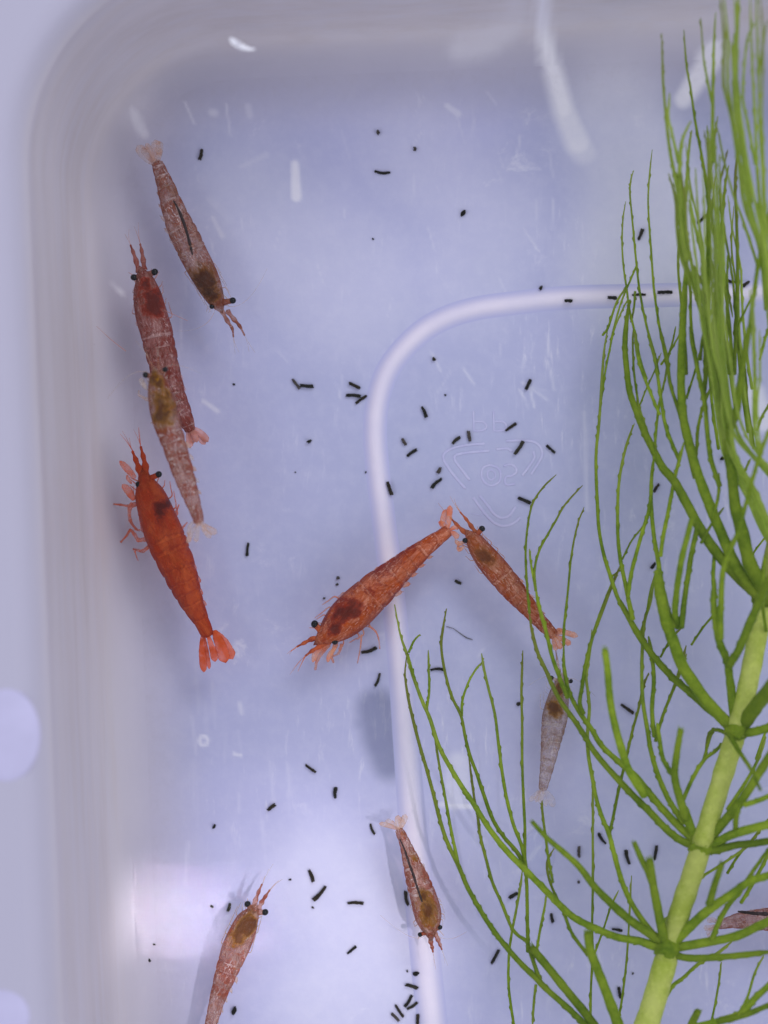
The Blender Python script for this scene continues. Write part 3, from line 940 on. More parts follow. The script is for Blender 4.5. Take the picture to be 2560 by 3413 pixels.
shrimp('shrimp', 'pale brownish shrimp lying head down, highest of all, with dark gut line', T3, s3,
       [(1195, 1725, 48), (1155, 1640, 84), (1098, 1520, 112), (1032, 1390, 125), (968, 1260, 128), (905, 1130, 128), (840, 1000, 124), (788, 870, 110), (738, 740, 94), (702, 620, 82), (668, 530, 70), (640, 455, 60), (618, 395, 52)],
       0.38, 'glassy', [(1120, 1722, 27), (1325, 1662, 36)],
       [([(1215, 1760), (1265, 1850), (1310, 1920), (1322, 2000)], 40), ([(1265, 1760), (1330, 1840), (1380, 1900), (1425, 1985)], 44)],
       [([(610, 400), (560, 300), (520, 215)], 50), ([(600, 410), (520, 340), (440, 240)], 95), ([(605, 400), (540, 330), (490, 250)], 80), ([(625, 390), (620, 300), (600, 190)], 95), ([(630, 385), (640, 290), (640, 200)], 70)],
       organ=[(1060, 1470, 105, 185, 25), (1120, 1600, 60, 110, 25)], gut=([(945, 1240), (915, 1120), (885, 1010), (850, 910), (810, 815), (768, 742)], 30, 0.75),
       fringe=1, organ_mat='brown', seed=11)
shrimp('shrimp', 'plum pink shrimp pointing head up, dark red patch behind its eyes', T3, s3,
       [(478, 1405, 48), (505, 1480, 88), (525, 1600, 128), (548, 1720, 142), (580, 1850, 146), (612, 1950, 146), (640, 2085, 140), (665, 2190, 138), (700, 2335, 130), (742, 2455, 118), (790, 2575, 102), (835, 2660, 88), (875, 2740, 72), (905, 2810, 60), (925, 2860, 50)],
       0.40, 'plum', [(398, 1450, 36), (602, 1397, 38)],
       [([(450, 1400), (425, 1300), (395, 1210), (372, 1150)], 48), ([(500, 1380), (490, 1290), (475, 1200), (462, 1140)], 48)],
       [([(915, 2840), (960, 2900), (985, 2965)], 60), ([(925, 2830), (1010, 2880), (1085, 2960)], 70), ([(920, 2840), (990, 2900), (1060, 2985)], 60), ([(900, 2850), (910, 2930), (925, 3015)], 60), ([(905, 2850), (930, 2920), (950, 2980)], 50)],
       organ=[(560, 1680, 105, 190, 12), (520, 1530, 60, 90, 10)], organ_mat='wine',
       whiskers=[([(400, 1625), (560, 1690), (700, 1760), (900, 1850)], 4), ([(330, 2130), (190, 2020), (60, 1900)], 3)],
       fringe=0, seed=12)
shrimp('shrimp', 'pale shrimp with olive yellow patch, its head lying over the plum pink one', T4, s4,
       [(605, 395, 48), (618, 450, 76), (640, 560, 108), (668, 680, 124), (692, 800, 124), (722, 900, 118), (757, 1000, 112), (790, 1100, 106), (822, 1200, 102), (855, 1300, 96), (888, 1400, 88), (920, 1500, 78), (955, 1600, 66), (988, 1700, 54), (1005, 1775, 44)],
       0.95, 'pale', [(505, 412, 33), (697, 358, 30)],
       [([(590, 400), (570, 320), (545, 270)], 26), ([(640, 395), (630, 310), (625, 250)], 26)],
       [([(1005, 1770), (990, 1860), (975, 1950)], 50), ([(1000, 1770), (940, 1860), (900, 1960)], 50), ([(1010, 1765), (1090, 1830), (1165, 1870)], 66), ([(1010, 1765), (1060, 1850), (1110, 1910)], 55), ([(990, 1750), (925, 1800), (905, 1890)], 40)],
       organ=[(665, 690, 100, 200, 8), (625, 480, 60, 100, 20)], organ_mat='olive', fringe=1,
       legs=[([(590, 660), (520, 635), (455, 600), (450, 560)], 34)], scales=[([(520, 540), (480, 480), (470, 440)], 50)], seed=13, pitch=0.0)
shrimp('shrimp', 'bright red orange shrimp with spread tail fan beside the left wall', T5, s5,
       [(470, 360, 52), (490, 430, 92), (512, 500, 124), (545, 600, 142), (580, 700, 154), (620, 800, 162), (660, 900, 165), (700, 1000, 160), (742, 1100, 152), (782, 1200, 142), (822, 1300, 128), (862, 1400, 110), (908, 1500, 92), (950, 1580, 74), (985, 1650, 64), (1010, 1710, 56), (1020, 1740, 48)],
       0.42, 'red', [(416, 430, 32), (603, 336, 34)],
       [([(455, 380), (425, 290), (395, 210), (368, 140)], 62), ([(490, 370), (480, 270), (460, 180), (440, 100)], 60)],
       [([(1020, 1730), (1060, 1850), (1085, 1960)], 62), ([(975, 1720), (972, 1880), (988, 2050)], 62), ([(990, 1730), (1015, 1880), (1035, 2025)], 36), ([(1075, 1700), (1130, 1820), (1175, 1965)], 105), ([(1080, 1700), (1160, 1800), (1235, 1935)], 95)],
       organ=[(590, 670, 70, 90, 10), (620, 620, 90, 40, 30)], organ_mat='wine',
       whiskers=[([(370, 135), (320, 60), (262, -10)], 3), ([(438, 98), (432, 20), (424, -70)], 3)],
       legs=[([(360, 600), (330, 615), (265, 605), (195, 598)], 26), ([(390, 600), (345, 640), (350, 740), (400, 815), (430, 825)], 34),
             ([(475, 905), (420, 910), (385, 860), (350, 825), (320, 870), (268, 928)], 34), ([(515, 965), (460, 1005), (420, 1000), (378, 990)], 32),
             ([(390, 1010), (405, 1060), (418, 1090)], 12), ([(735, 700), (750, 660), (770, 608)], 24), ([(790, 825), (815, 790), (842, 760)], 22)],
       scales=[([(390, 370), (320, 290), (258, 225)], 62), ([(380, 560), (330, 480), (280, 430)], 70), ([(360, 420), (330, 380), (320, 345)], 30)], seed=14)
shrimp('shrimp', 'orange red shrimp pointing down left across the white rib', T6, s6,
       [(262, 795, 38), (310, 757, 70), (360, 715, 90), (410, 668, 98), (465, 618, 98), (525, 562, 90), (585, 508, 80), (645, 455, 68), (705, 402, 57), (762, 355, 47), (818, 312, 39), (865, 278, 33), (895, 255, 28)],
       0.40, 'orange', [(220, 720, 22), (329, 813, 20)],
       [([(265, 785), (210, 800), (170, 820), (135, 838)], 26), ([(300, 810), (250, 835), (210, 860), (178, 884)], 28)],
       [([(890, 260), (900, 200), (905, 130)], 30), ([(885, 255), (870, 205), (885, 150)], 32), ([(880, 262), (862, 225), (855, 205)], 22), ([(895, 265), (925, 270), (945, 292)], 30), ([(895, 255), (935, 235), (950, 240)], 28)],
       organ=[(385, 665, 48, 82, -48), (330, 740, 30, 50, -48)], organ_mat='wine', fringe=-1,
       whiskers=[([(135, 838), (120, 850), (100, 862)], 5), ([(178, 884), (160, 920), (140, 962)], 5)],
       legs=[([(500, 735), (530, 760), (545, 795), (552, 848)], 10), ([(460, 780), (455, 840), (440, 920)], 9), ([(330, 830), (310, 880), (318, 915)], 20), ([(290, 830), (240, 900), (228, 950)], 22), ([(360, 830), (345, 870), (318, 885)], 14)],
       scales=[([(290, 820), (240, 850), (215, 915)], 36), ([(330, 840), (300, 880), (290, 915)], 26)], seed=15)
shrimp('shrimp', 'rust brown shrimp pointing up left, tail behind the plant tips', T6, s6,
       [(1010, 285, 34), (1030, 310, 46), (1065, 362, 56), (1112, 420, 62), (1160, 478, 63), (1210, 538, 58), (1258, 596, 51), (1305, 648, 44), (1350, 700, 37), (1395, 748, 32), (1425, 782, 28)],
       0.36, 'rust', [(1069, 240, 18), (978, 304, 16)],
       [([(1010, 290), (970, 255), (935, 220), (905, 188)], 24), ([(1035, 265), (1010, 230), (985, 195), (955, 160)], 22)],
       [([(1425, 780), (1448, 815), (1462, 848)], 30), ([(1425, 775), (1475, 765), (1545, 785)], 30), ([(1425, 780), (1470, 800), (1510, 826)], 30), ([(1420, 785), (1430, 820), (1438, 856)], 26), ([(1420, 775), (1452, 752), (1480, 765)], 20)],
       organ=[(1095, 392, 34, 62, 38)], organ_mat='rust', fringe=1,
       scales=[([(975, 310), (950, 320), (930, 300)], 24), ([(975, 335), (950, 350), (945, 325)], 20)],
       whiskers=[([(955, 160), (945, 140), (930, 118)], 4)], seed=16)
shrimp('shrimp', 'small grey translucent shrimp with rust patch behind green plant leaves', TZ2, sz2,
       [(608, 735, 46), (602, 800, 74), (588, 880, 94), (570, 980, 108), (552, 1080, 114), (536, 1180, 106), (520, 1280, 93), (505, 1380, 81), (490, 1480, 70), (472, 1580, 58), (452, 1680, 46), (440, 1745, 38)],
       0.26, 'grey', [(513, 712, 25), (706, 746, 23)],
       [([(595, 740), (590, 650), (575, 560), (560, 470)], 34), ([(625, 740), (630, 660), (620, 590)], 26)],
       [([(440, 1740), (425, 1800), (415, 1870)], 50), ([(435, 1735), (380, 1790), (320, 1850)], 45), ([(440, 1740), (500, 1810), (540, 1900)], 70), ([(440, 1740), (460, 1820), (470, 1900)], 40), ([(435, 1735), (395, 1800), (380, 1860)], 40)],
       organ=[(555, 985, 72, 110, 5), (590, 850, 45, 90, 5)], organ_mat='olive', fringe=0, seed=17)
shrimp('shrimp', 'small shrimp head down on the lower part of the white rib, black gut line', TZ4, sz4,
       [(682, 1345, 52), (675, 1280, 92), (662, 1190, 126), (642, 1090, 132), (612, 985, 124), (578, 885, 116), (545, 785, 105), (512, 690, 88), (480, 595, 74), (450, 510, 60), (420, 430, 50), (392, 370, 46), (375, 335, 38)],
       0.34, 'pale', [(573, 1352, 27), (779, 1277, 28)],
       [([(675, 1350), (685, 1420), (698, 1475), (706, 1520)], 48), ([(725, 1340), (755, 1400), (775, 1450), (792, 1495)], 46)],
       [([(375, 330), (365, 270), (370, 200)], 60), ([(370, 335), (290, 300), (190, 275)], 50), ([(372, 332), (310, 270), (250, 250)], 55), ([(380, 335), (415, 270), (440, 190)], 60), ([(380, 340), (400, 290), (400, 220)], 60)],
       organ=[(655, 1120, 92, 150, 12), (610, 970, 50, 90, 12)], gut=([(600, 1030), (570, 940), (540, 850), (512, 760), (482, 680), (455, 600), (425, 510), (385, 425)], 26, 0.8),
       organ_mat='olive', fringe=0, seed=18)
shrimp('shrimp', 'pink brown shrimp head up near the bottom edge, olive patch in its head', TZ3, sz3,
       [(975, 700, 62), (940, 770, 105), (880, 870, 150), (825, 1000, 172), (768, 1130, 176), (712, 1260, 172), (668, 1380, 162), (628, 1480, 150), (592, 1580, 138), (550, 1700, 124), (512, 1820, 111), (477, 1940, 99), (447, 2060, 90), (405, 2200, 78), (360, 2340, 68), (320, 2460, 58), (295, 2540, 46)],
       0.36, 'pale', [(880, 632, 48), (1128, 748, 50)],
       [([(950, 690), (990, 590), (1030, 480), (1075, 380)], 66), ([(1030, 700), (1070, 620), (1120, 540), (1178, 455)], 66)],
       [([(295, 2530), (260, 2650), (240, 2760)], 90), ([(290, 2530), (200, 2630), (150, 2700)], 80), ([(300, 2530), (330, 2650), (350, 2740)], 80)],
       organ=[(850, 960, 120, 190, -25), (760, 1080, 110, 120, -20)], organ_mat='olive', fringe=1,
       whiskers=[([(1178, 455), (1250, 380), (1345, 315)], 4), ([(1085, 370), (1100, 310), (1110, 270)], 4)],
       seed=19)
shrimp('shrimp', 'clear shrimp with brown back stripe, cut off by the right edge behind the stem', TC, sc_,
       [(2750, 820, 60), (2650, 810, 110), (2500, 800, 150), (2300, 790, 165), (2100, 780, 160), (1900, 775, 150), (1700, 775, 135), (1500, 780, 118), (1350, 785, 98), (1230, 800, 78), (1130, 825, 60), (1060, 845, 48)],
       0.30, 'glassy', [(2780, 700, 45), (2790, 930, 45)],
       [([(2760, 780), (2900, 760), (3050, 750)], 50), ([(2760, 840), (2900, 850), (3050, 860)], 50)],
       [([(1060, 845), (980, 870), (890, 880)], 70), ([(1070, 835), (1000, 780), (930, 790)], 70), ([(1060, 850), (1010, 930), (940, 990)], 70), ([(1075, 830), (1100, 720), (1170, 620)], 60), ([(1060, 850), (960, 900), (930, 960)], 50)],
       gut=([(2300, 740), (2000, 722), (1800, 715), (1650, 708), (1500, 702), (1400, 690), (1300, 678)], 52, 0.8), organ=[(2450, 760, 180, 110, 0)], organ_mat='rust', fringe=0, seed=20)

# ------------------------------------------------------------------ plant
M_LEAF = mat_green('leaf_green', (0.20, 0.34, 0.012), (0.52, 0.66, 0.05), (0.48, 0.52, 0.14), 0.5, 0.12)
M_LEAF2 = mat_green('leaf_green_pale', (0.46, 0.60, 0.08), (0.68, 0.80, 0.17), (0.55, 0.60, 0.22), 0.5, 0.34)
M_STEM = mat_green('stem_green', (0.50, 0.62, 0.07), (0.74, 0.80, 0.22), (0.4, 0.5, 0.1), 0.35)
M_CUT = mat_green('leaf_cut_end', (0.20, 0.26, 0.07), (0.30, 0.36, 0.14), (0.3, 0.34, 0.16), 0.4)

def R7(p): return (1300 + p[0] / 1.3167, 2000 + p[1] / 1.3167)
def R6(p): return (1800 + p[0] / 1.8434, 1100 + p[1] / 1.8434)
def R5(p): return (1900 + p[0] / 1.8434, p[1] / 1.8434)
FR = {7: (R7, 1.3167), 6: (R6, 1.8434), 5: (R5, 1.8434), 0: ((lambda p: p), 1.0)}

plant = empty('aquatic_plant', tuple(S(2180, 3400, 0.0)), 'bright green feathery water plant with whorls of forked needle leaves', 'plant')
cnt = [0]
def strand(fr, pts, w0, w1, z0, z1, mat=None, parent=None, cut=False, name=None, stem=False):
    """w0,w1: widths in the traced picture; z0 -> z1 heights"""
    cnt[0] += 1
    rnd = random.Random(cnt[0] * 13)
    f, s = FR[fr]
    P = [f(p) for p in pts]
    Q = catmull(P, 8) if len(P) > 2 else catmull([P[0], tuple((np.array(P[0]) + np.array(P[1])) / 2), P[1]], 8)
    n = len(Q)
    C, R = [], []
    wob = rnd.uniform(0, 6)
    for i, q in enumerate(Q):
        t = i / (n - 1)
        z = z0 + (z1 - z0) * t + 0.03 * math.sin(wob + t * 5)
        z = max(z, 0.035)
        C.append(S(q[0], q[1], z))
        w = (w0 + (w1 - w0) * (t ** 0.8)) / s * (0.5 if stem else 0.415)
        if not stem and not cut and t > 0.9: w *= 1 - 0.55 * (t - 0.9) / 0.1
        w *= 1 + 0.10 * mnoise.noise(Vector((i * 0.35, cnt[0] * 1.3, 0)))
        R.append(w * 0.0025 * (20 - z) / 20)
    teeth = {}
    if not stem and not cut:
        i = 3
        while i < n - 1:
            if R[i] < 0.035: teeth[i] = (rnd.choice((0, 4, 0, 4, 1, 3)), rnd.uniform(0.004, 0.010))
            i += rnd.randint(2, 5)
    V, F, A = tube(C, R, 16 if stem else 8, jitter=0.06 if not stem else 0.03, teeth=teeth, seed=cnt[0])
    par = parent if parent is not None else plant
    nm = name or ('leaf' if parent is None else 'leaf_fork')
    if cut:
        d = (C[-1] - C[-3]).normalized(); sd_ = d.cross(Vector((0, 0, 1))).normalized()
        for h in range(5):
            b0 = C[-1] + sd_ * R[-1] * (h - 2) * 0.36
            H = [b0 - d * R[-1] * 0.5, b0 + d * R[-1] * rnd.uniform(0.5, 1.0), b0 + d * R[-1] * rnd.uniform(1.1, 2.2) + sd_ * R[-1] * (h - 2) * 0.1]
            v2, f2, a2 = tube(H, [R[-1] * 0.26, R[-1] * 0.17, R[-1] * 0.04], 5)
            o_ = len(V); V += v2; F += [tuple(x + o_ for x in f) for f in f2]; A += [0.8] * len(v2)
    L = sum((C[i + 1] - C[i]).length for i in range(n - 1))
    tip = [0.0 if stem else (max(0, a - 0.6) if cut else max(0, (a - 0.25))) * (1.0 if w1 / s < 13 else 0.3) for a in A]
    o = mesh_obj(nm, V, F, mat or M_LEAF, par, attrs={'tipness': tip})
    return o
def leaf(spec, forks=(), **kw):
    a = strand(*spec, **kw)
    for fk in forks:
        f2 = dict(kw); f2.pop('cut', None)
        sp = fk
        if isinstance(fk[-1], dict):
            f2.update(fk[-1]); sp = fk[:-1]
        strand(*sp, parent=a, **f2)
    return a

def bundle(fr, pts, w, z0, z1, n=4, w1=13, mat=None, seed=0):
    rnd = random.Random(seed + 100)
    P = [np.array(p, float) for p in pts]
    for j in range(n):
        off = (j - (n - 1) / 2) / max(1, (n - 1) / 2)
        ph = rnd.uniform(0, 6)
        Q = []
        last = len(P) - 1 - (rnd.choice((0, 0, 1)) if len(P) > 4 else 0)
        for i in range(last + 1):
            a = P[max(0, i - 1)]; b = P[min(len(P) - 1, i + 1)]
            t = (b - a) / (np.linalg.norm(b - a) + 1e-9); nr = np.array((-t[1], t[0]))
            f = i / last
            spread_ = w * 0.36 * (0.45 + 0.9 * f)
            Q.append(tuple(P[i] + nr * (off * spread_ + rnd.uniform(-0.14, 0.14) * w)))
        leaf((fr, Q, w * rnd.uniform(0.30, 0.46), w1 * rnd.uniform(0.9, 1.3), z0 + off * 0.12, z1 + rnd.uniform(-0.15, 0.15)), mat=mat)

# stem sections between the whorls
ZS = 0.92
strand(7, [(1040, 2120), (1095, 1960), (1150, 1790), (1205, 1600), (1218, 1540)], 128, 98, ZS, ZS, M_STEM, name='stem', stem=True)
strand(7, [(1215, 1545), (1262, 1400), (1315, 1240), (1368, 1080)], 92, 96, ZS, ZS, M_STEM, name='stem', stem=True)
strand(7, [(1365, 1075), (1415, 920), (1470, 740), (1520, 580)], 88, 92, ZS, ZS, M_STEM, name='stem', stem=True)
strand(7, [(1520, 575), (1565, 400), (1605, 200), (1640, 0)], 84, 92, ZS, ZS, M_STEM, name='stem', stem=True)
strand(0, [(2545, 1995), (2600, 1750), (2650, 1500), (2690, 1300)], 66, 60, ZS, ZS + .2, M_STEM, name='stem', stem=True)
for (x, y, r) in ((1215, 1530, 56), (1365, 1078, 54), (1520, 575, 52), (1640, -8, 52), (1035, 2130, 56)):
    c = S(*R7((x, y)), ZS)
    V, F = blob((c.x, c.y, c.z), r / 1.3167 * 0.0025, r / 1.3167 * 0.0022, r / 1.3167 * 0.0025, 0, 18, 12, 0.25, x * 0.01)
    mesh_obj('node', V, F, M_LEAF, plant, attrs={'tipness': [0.0] * len(V)})

# whorl below the frame
leaf((7, [(1040, 2130), (940, 1990), (870, 1880), (780, 1790), (690, 1710), (625, 1645), (560, 1580), (500, 1510), (440, 1430), (390, 1350), (340, 1260), (300, 1165), (250, 1060), (215, 950), (190, 850), (160, 740), (128, 630), (100, 520), (80, 430), (66, 330), (72, 250)], 40, 13, ZS, 0.35),
     [(7, [(300, 1165), (285, 1090), (270, 1020), (250, 910), (230, 800), (212, 700), (190, 560)], 20, 12, 0.62, 0.42),
      (7, [(690, 1710), (660, 1670), (620, 1560), (600, 1500), (560, 1470), (530, 1430), (490, 1330), (450, 1240), (420, 1130), (395, 1030), (385, 950), (370, 870), (355, 760), (345, 680)], 24, 13, 0.8, 0.42),
      (7, [(640, 1690), (632, 1760), (625, 1870)], 16, 12, 0.7, 0.5)])
leaf((7, [(1035, 2130), (960, 1960), (870, 1830), (780, 1720), (700, 1620), (625, 1530)], 52, 42, ZS, 0.75), [], cut=True)
leaf((7, [(1040, 2130), (1010, 1900), (960, 1750), (910, 1620), (880, 1540), (868, 1465)], 64, 44, ZS, 1.1),
     [(7, [(870, 1560), (800, 1465), (762, 1370), (742, 1330), (700, 1230), (690, 1150), (720, 1090)], 22, 12, 0.9, 0.5)], cut=True)
leaf((7, [(1035, 2130), (1150, 1960), (1300, 1890), (1440, 1850), (1540, 1815), (1600, 1750), (1659, 1695), (1740, 1620)], 50, 34, ZS, 1.25),
     [(7, [(1530, 1820), (1570, 1740), (1600, 1640), (1640, 1560)], 18, 12, 1.1, 0.7), (7, [(1440, 1850), (1560, 1820), (1659, 1780), (1760, 1750)], 34, 30, 1.1, 1.2),
      (7, [(1400, 1860), (1415, 1830), (1440, 1700), (1455, 1590)], 14, 11, 0.8, 0.5)])
leaf((7, [(1300, 1930), (1325, 1860), (1350, 1808)], 44, 42, ZS, 1.15), [], cut=True)
leaf((7, [(1000, 2100), (880, 1960), (880, 1850), (882, 1700), (890, 1560), (887, 1450), (890, 1250), (890, 1050), (890, 900), (888, 780)], 14, 13, 0.55, 0.4))
leaf((7, [(1010, 2100), (990, 1900), (1010, 1800), (1025, 1700), (1040, 1560), (1050, 1400), (1060, 1210)], 14, 11, 0.5, 0.4))
leaf((7, [(550, 1900), (532, 1790), (520, 1680), (522, 1560), (533, 1470), (552, 1370), (572, 1260), (580, 1190)], 15, 13, 0.4, 0.35))

# whorl at the lowest node in view
leaf((7, [(1215, 1530), (1160, 1520), (1100, 1498), (1000, 1480), (900, 1440), (800, 1388), (700, 1292), (600, 1190), (520, 1110), (440, 1010), (370, 900), (310, 810), (250, 710), (210, 630), (175, 520), (140, 440), (100, 330), (75, 240), (45, 150), (20, 20)], 50, 13, ZS, 0.30),
     [(7, [(600, 1190), (560, 1110), (500, 1040), (450, 960), (410, 850), (380, 760), (350, 680), (330, 600), (312, 510), (270, 420), (240, 310), (225, 200), (235, 110), (248, 38)], 24, 13, 0.62, 0.35),
      (7, [(600, 1190), (578, 1080), (540, 980), (510, 860), (490, 740), (475, 620), (460, 500), (430, 380), (410, 290), (402, 235)], 22, 13, 0.62, 0.35),
      (7, [(315, 510), (318, 440), (345, 360), (380, 300), (405, 275)], 15, 10, 0.42, 0.35),
      (7, [(160, 480), (172, 400), (170, 300), (168, 220)], 16, 10, 0.42, 0.35),
      (7, [(82, 230), (105, 180), (132, 150)], 14, 9, 0.4, 0.35),
      (7, [(115, 370), (95, 300), (80, 245), (72, 235)], 14, 10, 0.4, 0.35)])
leaf((7, [(605, 1545), (603, 1400), (600, 1250), (592, 1130), (592, 1000), (585, 850), (580, 700), (580, 560), (577, 400), (580, 300), (583, 222)], 20, 12, 0.6, 0.38))
leaf((7, [(640, 1560), (650, 1500), (660, 1440), (680, 1340), (685, 1292)], 16, 12, 0.6, 0.5))
leaf((7, [(1200, 1510), (1150, 1470), (1060, 1410), (980, 1340), (900, 1260), (830, 1170), (760, 1105), (690, 1045), (628, 978)], 58, 24, ZS, 1.15),
     [(7, [(715, 1240), (698, 1150), (680, 1020), (668, 920), (668, 880)], 16, 13, 0.8, 0.5)], cut=True)
leaf((7, [(1190, 1500), (1150, 1458), (1090, 1380), (1040, 1290), (1010, 1210), (980, 1100), (962, 1030), (930, 950), (905, 870), (888, 780), (872, 690), (866, 600), (875, 480), (868, 400), (862, 330), (880, 210), (886, 130)], 34, 14, ZS, 0.45),
     [(7, [(962, 1030), (980, 950), (1000, 850), (1035, 700), (1065, 570), (1090, 480), (1112, 380), (1135, 320)], 18, 13, 0.75, 0.45)])
leaf((7, [(1205, 1500), (1190, 1430), (1172, 1340), (1155, 1250), (1140, 1145)], 54, 42, ZS, 1.2), [(7, [(1160, 1270), (1130, 1190), (1100, 1130), (1075, 1072)], 36, 30, 1.15, 1.15, dict(cut=True))], cut=True)
leaf((7, [(1230, 1520), (1320, 1430), (1380, 1375), (1440, 1330), (1500, 1290), (1580, 1235), (1670, 1205), (1760, 1160)], 58, 40, ZS, 1.3),
     [(7, [(1400, 1340), (1425, 1250), (1455, 1162)], 42, 34, 1.2, 1.3, dict(cut=True)), (7, [(1540, 1270), (1600, 1180), (1659, 1100), (1720, 1040)], 24, 18, 1.2, 1.0)])
leaf((7, [(1230, 1530), (1400, 1500), (1520, 1475), (1620, 1430), (1700, 1390)], 50, 48, ZS, 1.2), [(7, [(1410, 1495), (1450, 1400), (1500, 1320), (1545, 1280)], 30, 26, 1.0, 0.95)])
leaf((7, [(1230, 1550), (1300, 1570), (1400, 1570), (1530, 1560), (1680, 1542)], 44, 32, ZS, 1.1))
leaf((7, [(1200, 1760), (1240, 1695), (1290, 1655), (1350, 1600), (1430, 1555), (1500, 1500)], 24, 16, 0.8, 0.6))
leaf((7, [(1195, 1425), (1240, 1365), (1280, 1300), (1330, 1240), (1440, 1170), (1530, 1110), (1610, 1050)], 16, 15, 0.8, 0.6))
leaf((7, [(895, 1560), (935, 1450), (968, 1350), (1003, 1275)], 12, 10, 0.5, 0.4))

# second whorl
leaf((7, [(1365, 1075), (1310, 1070), (1230, 1022), (1150, 940), (1060, 850), (980, 765), (900, 670), (850, 590), (800, 515), (750, 445), (715, 380), (685, 310), (648, 230), (622, 130), (612, 60)], 46, 16, ZS, 0.6),
     [(0, [(1765, 2045), (1757, 1950), (1752, 1850), (1758, 1760), (1775, 1680), (1810, 1625), (1854, 1582)], 11, 7, 0.6, 0.45)])
leaf((7, [(1330, 1050), (1240, 965), (1150, 862), (1080, 775), (1010, 715), (930, 640), (880, 560), (830, 490), (785, 400), (765, 300), (762, 200)], 44, 18, ZS, 0.6),
     [(0, [(1879, 2152), (1880, 2090), (1892, 1980), (1905, 1850), (1925, 1750), (1947, 1690)], 13, 6, 0.6, 0.45),
      (7, [(780, 430), (745, 340), (712, 250), (683, 130), (655, 30), (640, -40)], 24, 18, 0.75, 0.6)])
leaf((0, [(1786, 1970), (1782, 1900), (1800, 1830), (1850, 1740), (1885, 1680), (1942, 1618)], 12, 7, 0.6, 0.45), [(0, [(1786, 1970), (1770, 1880), (1765, 1830)], 10, 8, 0.6, 0.5)])
leaf((7, [(850, 500), (833, 450), (845, 370), (862, 270), (890, 160), (920, 80), (950, 0), (985, -90), (1010, -150)], 24, 14, 0.75, 0.55))
leaf((7, [(1120, 860), (1050, 750), (1015, 650), (985, 540), (965, 430), (955, 310), (944, 225)], 46, 36, 0.95, 1.25), [], cut=True)
leaf((7, [(1290, 980), (1250, 920), (1210, 850), (1170, 750), (1145, 660), (1130, 570), (1112, 460), (1105, 350), (1108, 200), (1118, 90), (1145, 0), (1160, -100)], 34, 14, ZS, 0.5),
     [(7, [(1165, 620), (1200, 500), (1240, 400), (1275, 290), (1300, 200)], 18, 14, 0.75, 0.5), (7, [(1160, 600), (1150, 480), (1158, 350), (1150, 250), (1135, 160)], 26, 20, 0.8, 0.6)])
leaf((7, [(1300, 960), (1275, 880), (1250, 780), (1256, 690), (1275, 575)], 50, 34, ZS, 1.25), [(7, [(1250, 780), (1200, 700), (1182, 600), (1172, 540)], 28, 20, 1.0, 0.8)], cut=True)
leaf((7, [(1285, 880), (1330, 780), (1380, 700), (1425, 665), (1470, 620)], 24, 18, 0.9, 0.7), [(7, [(1375, 705), (1400, 620), (1422, 560)], 17, 14, 0.8, 0.7)])
leaf((7, [(1355, 1075), (1320, 1000), (1290, 900)], 50, 46, ZS, ZS))
leaf((7, [(1385, 1065), (1455, 985), (1520, 910), (1575, 830), (1625, 750), (1670, 680), (1750, 560)], 56, 46, ZS, 1.35), [(7, [(1555, 900), (1615, 880), (1680, 850), (1760, 790)], 30, 26, 1.2, 1.2), (7, [(1515, 1010), (1520, 960), (1530, 900)], 30, 26, 1.1, 1.2), (7, [(1480, 920), (1560, 800), (1615, 700), (1650, 600)], 20, 15, 0.9, 0.7)])
leaf((7, [(1385, 1080), (1440, 1060), (1500, 1030), (1600, 1000), (1700, 975)], 50, 48, ZS, 1.2))
leaf((7, [(1385, 1095), (1430, 1098), (1520, 1075), (1600, 1068), (1700, 1050)], 46, 38, ZS, 1.1))
leaf((7, [(1480, 1200), (1530, 1120), (1600, 1040), (1660, 960)], 16, 14, 0.6, 0.5))
leaf((7, [(1540, 1330), (1600, 1230), (1659, 1120), (1700, 1040)], 22, 18, 0.7, 0.6))

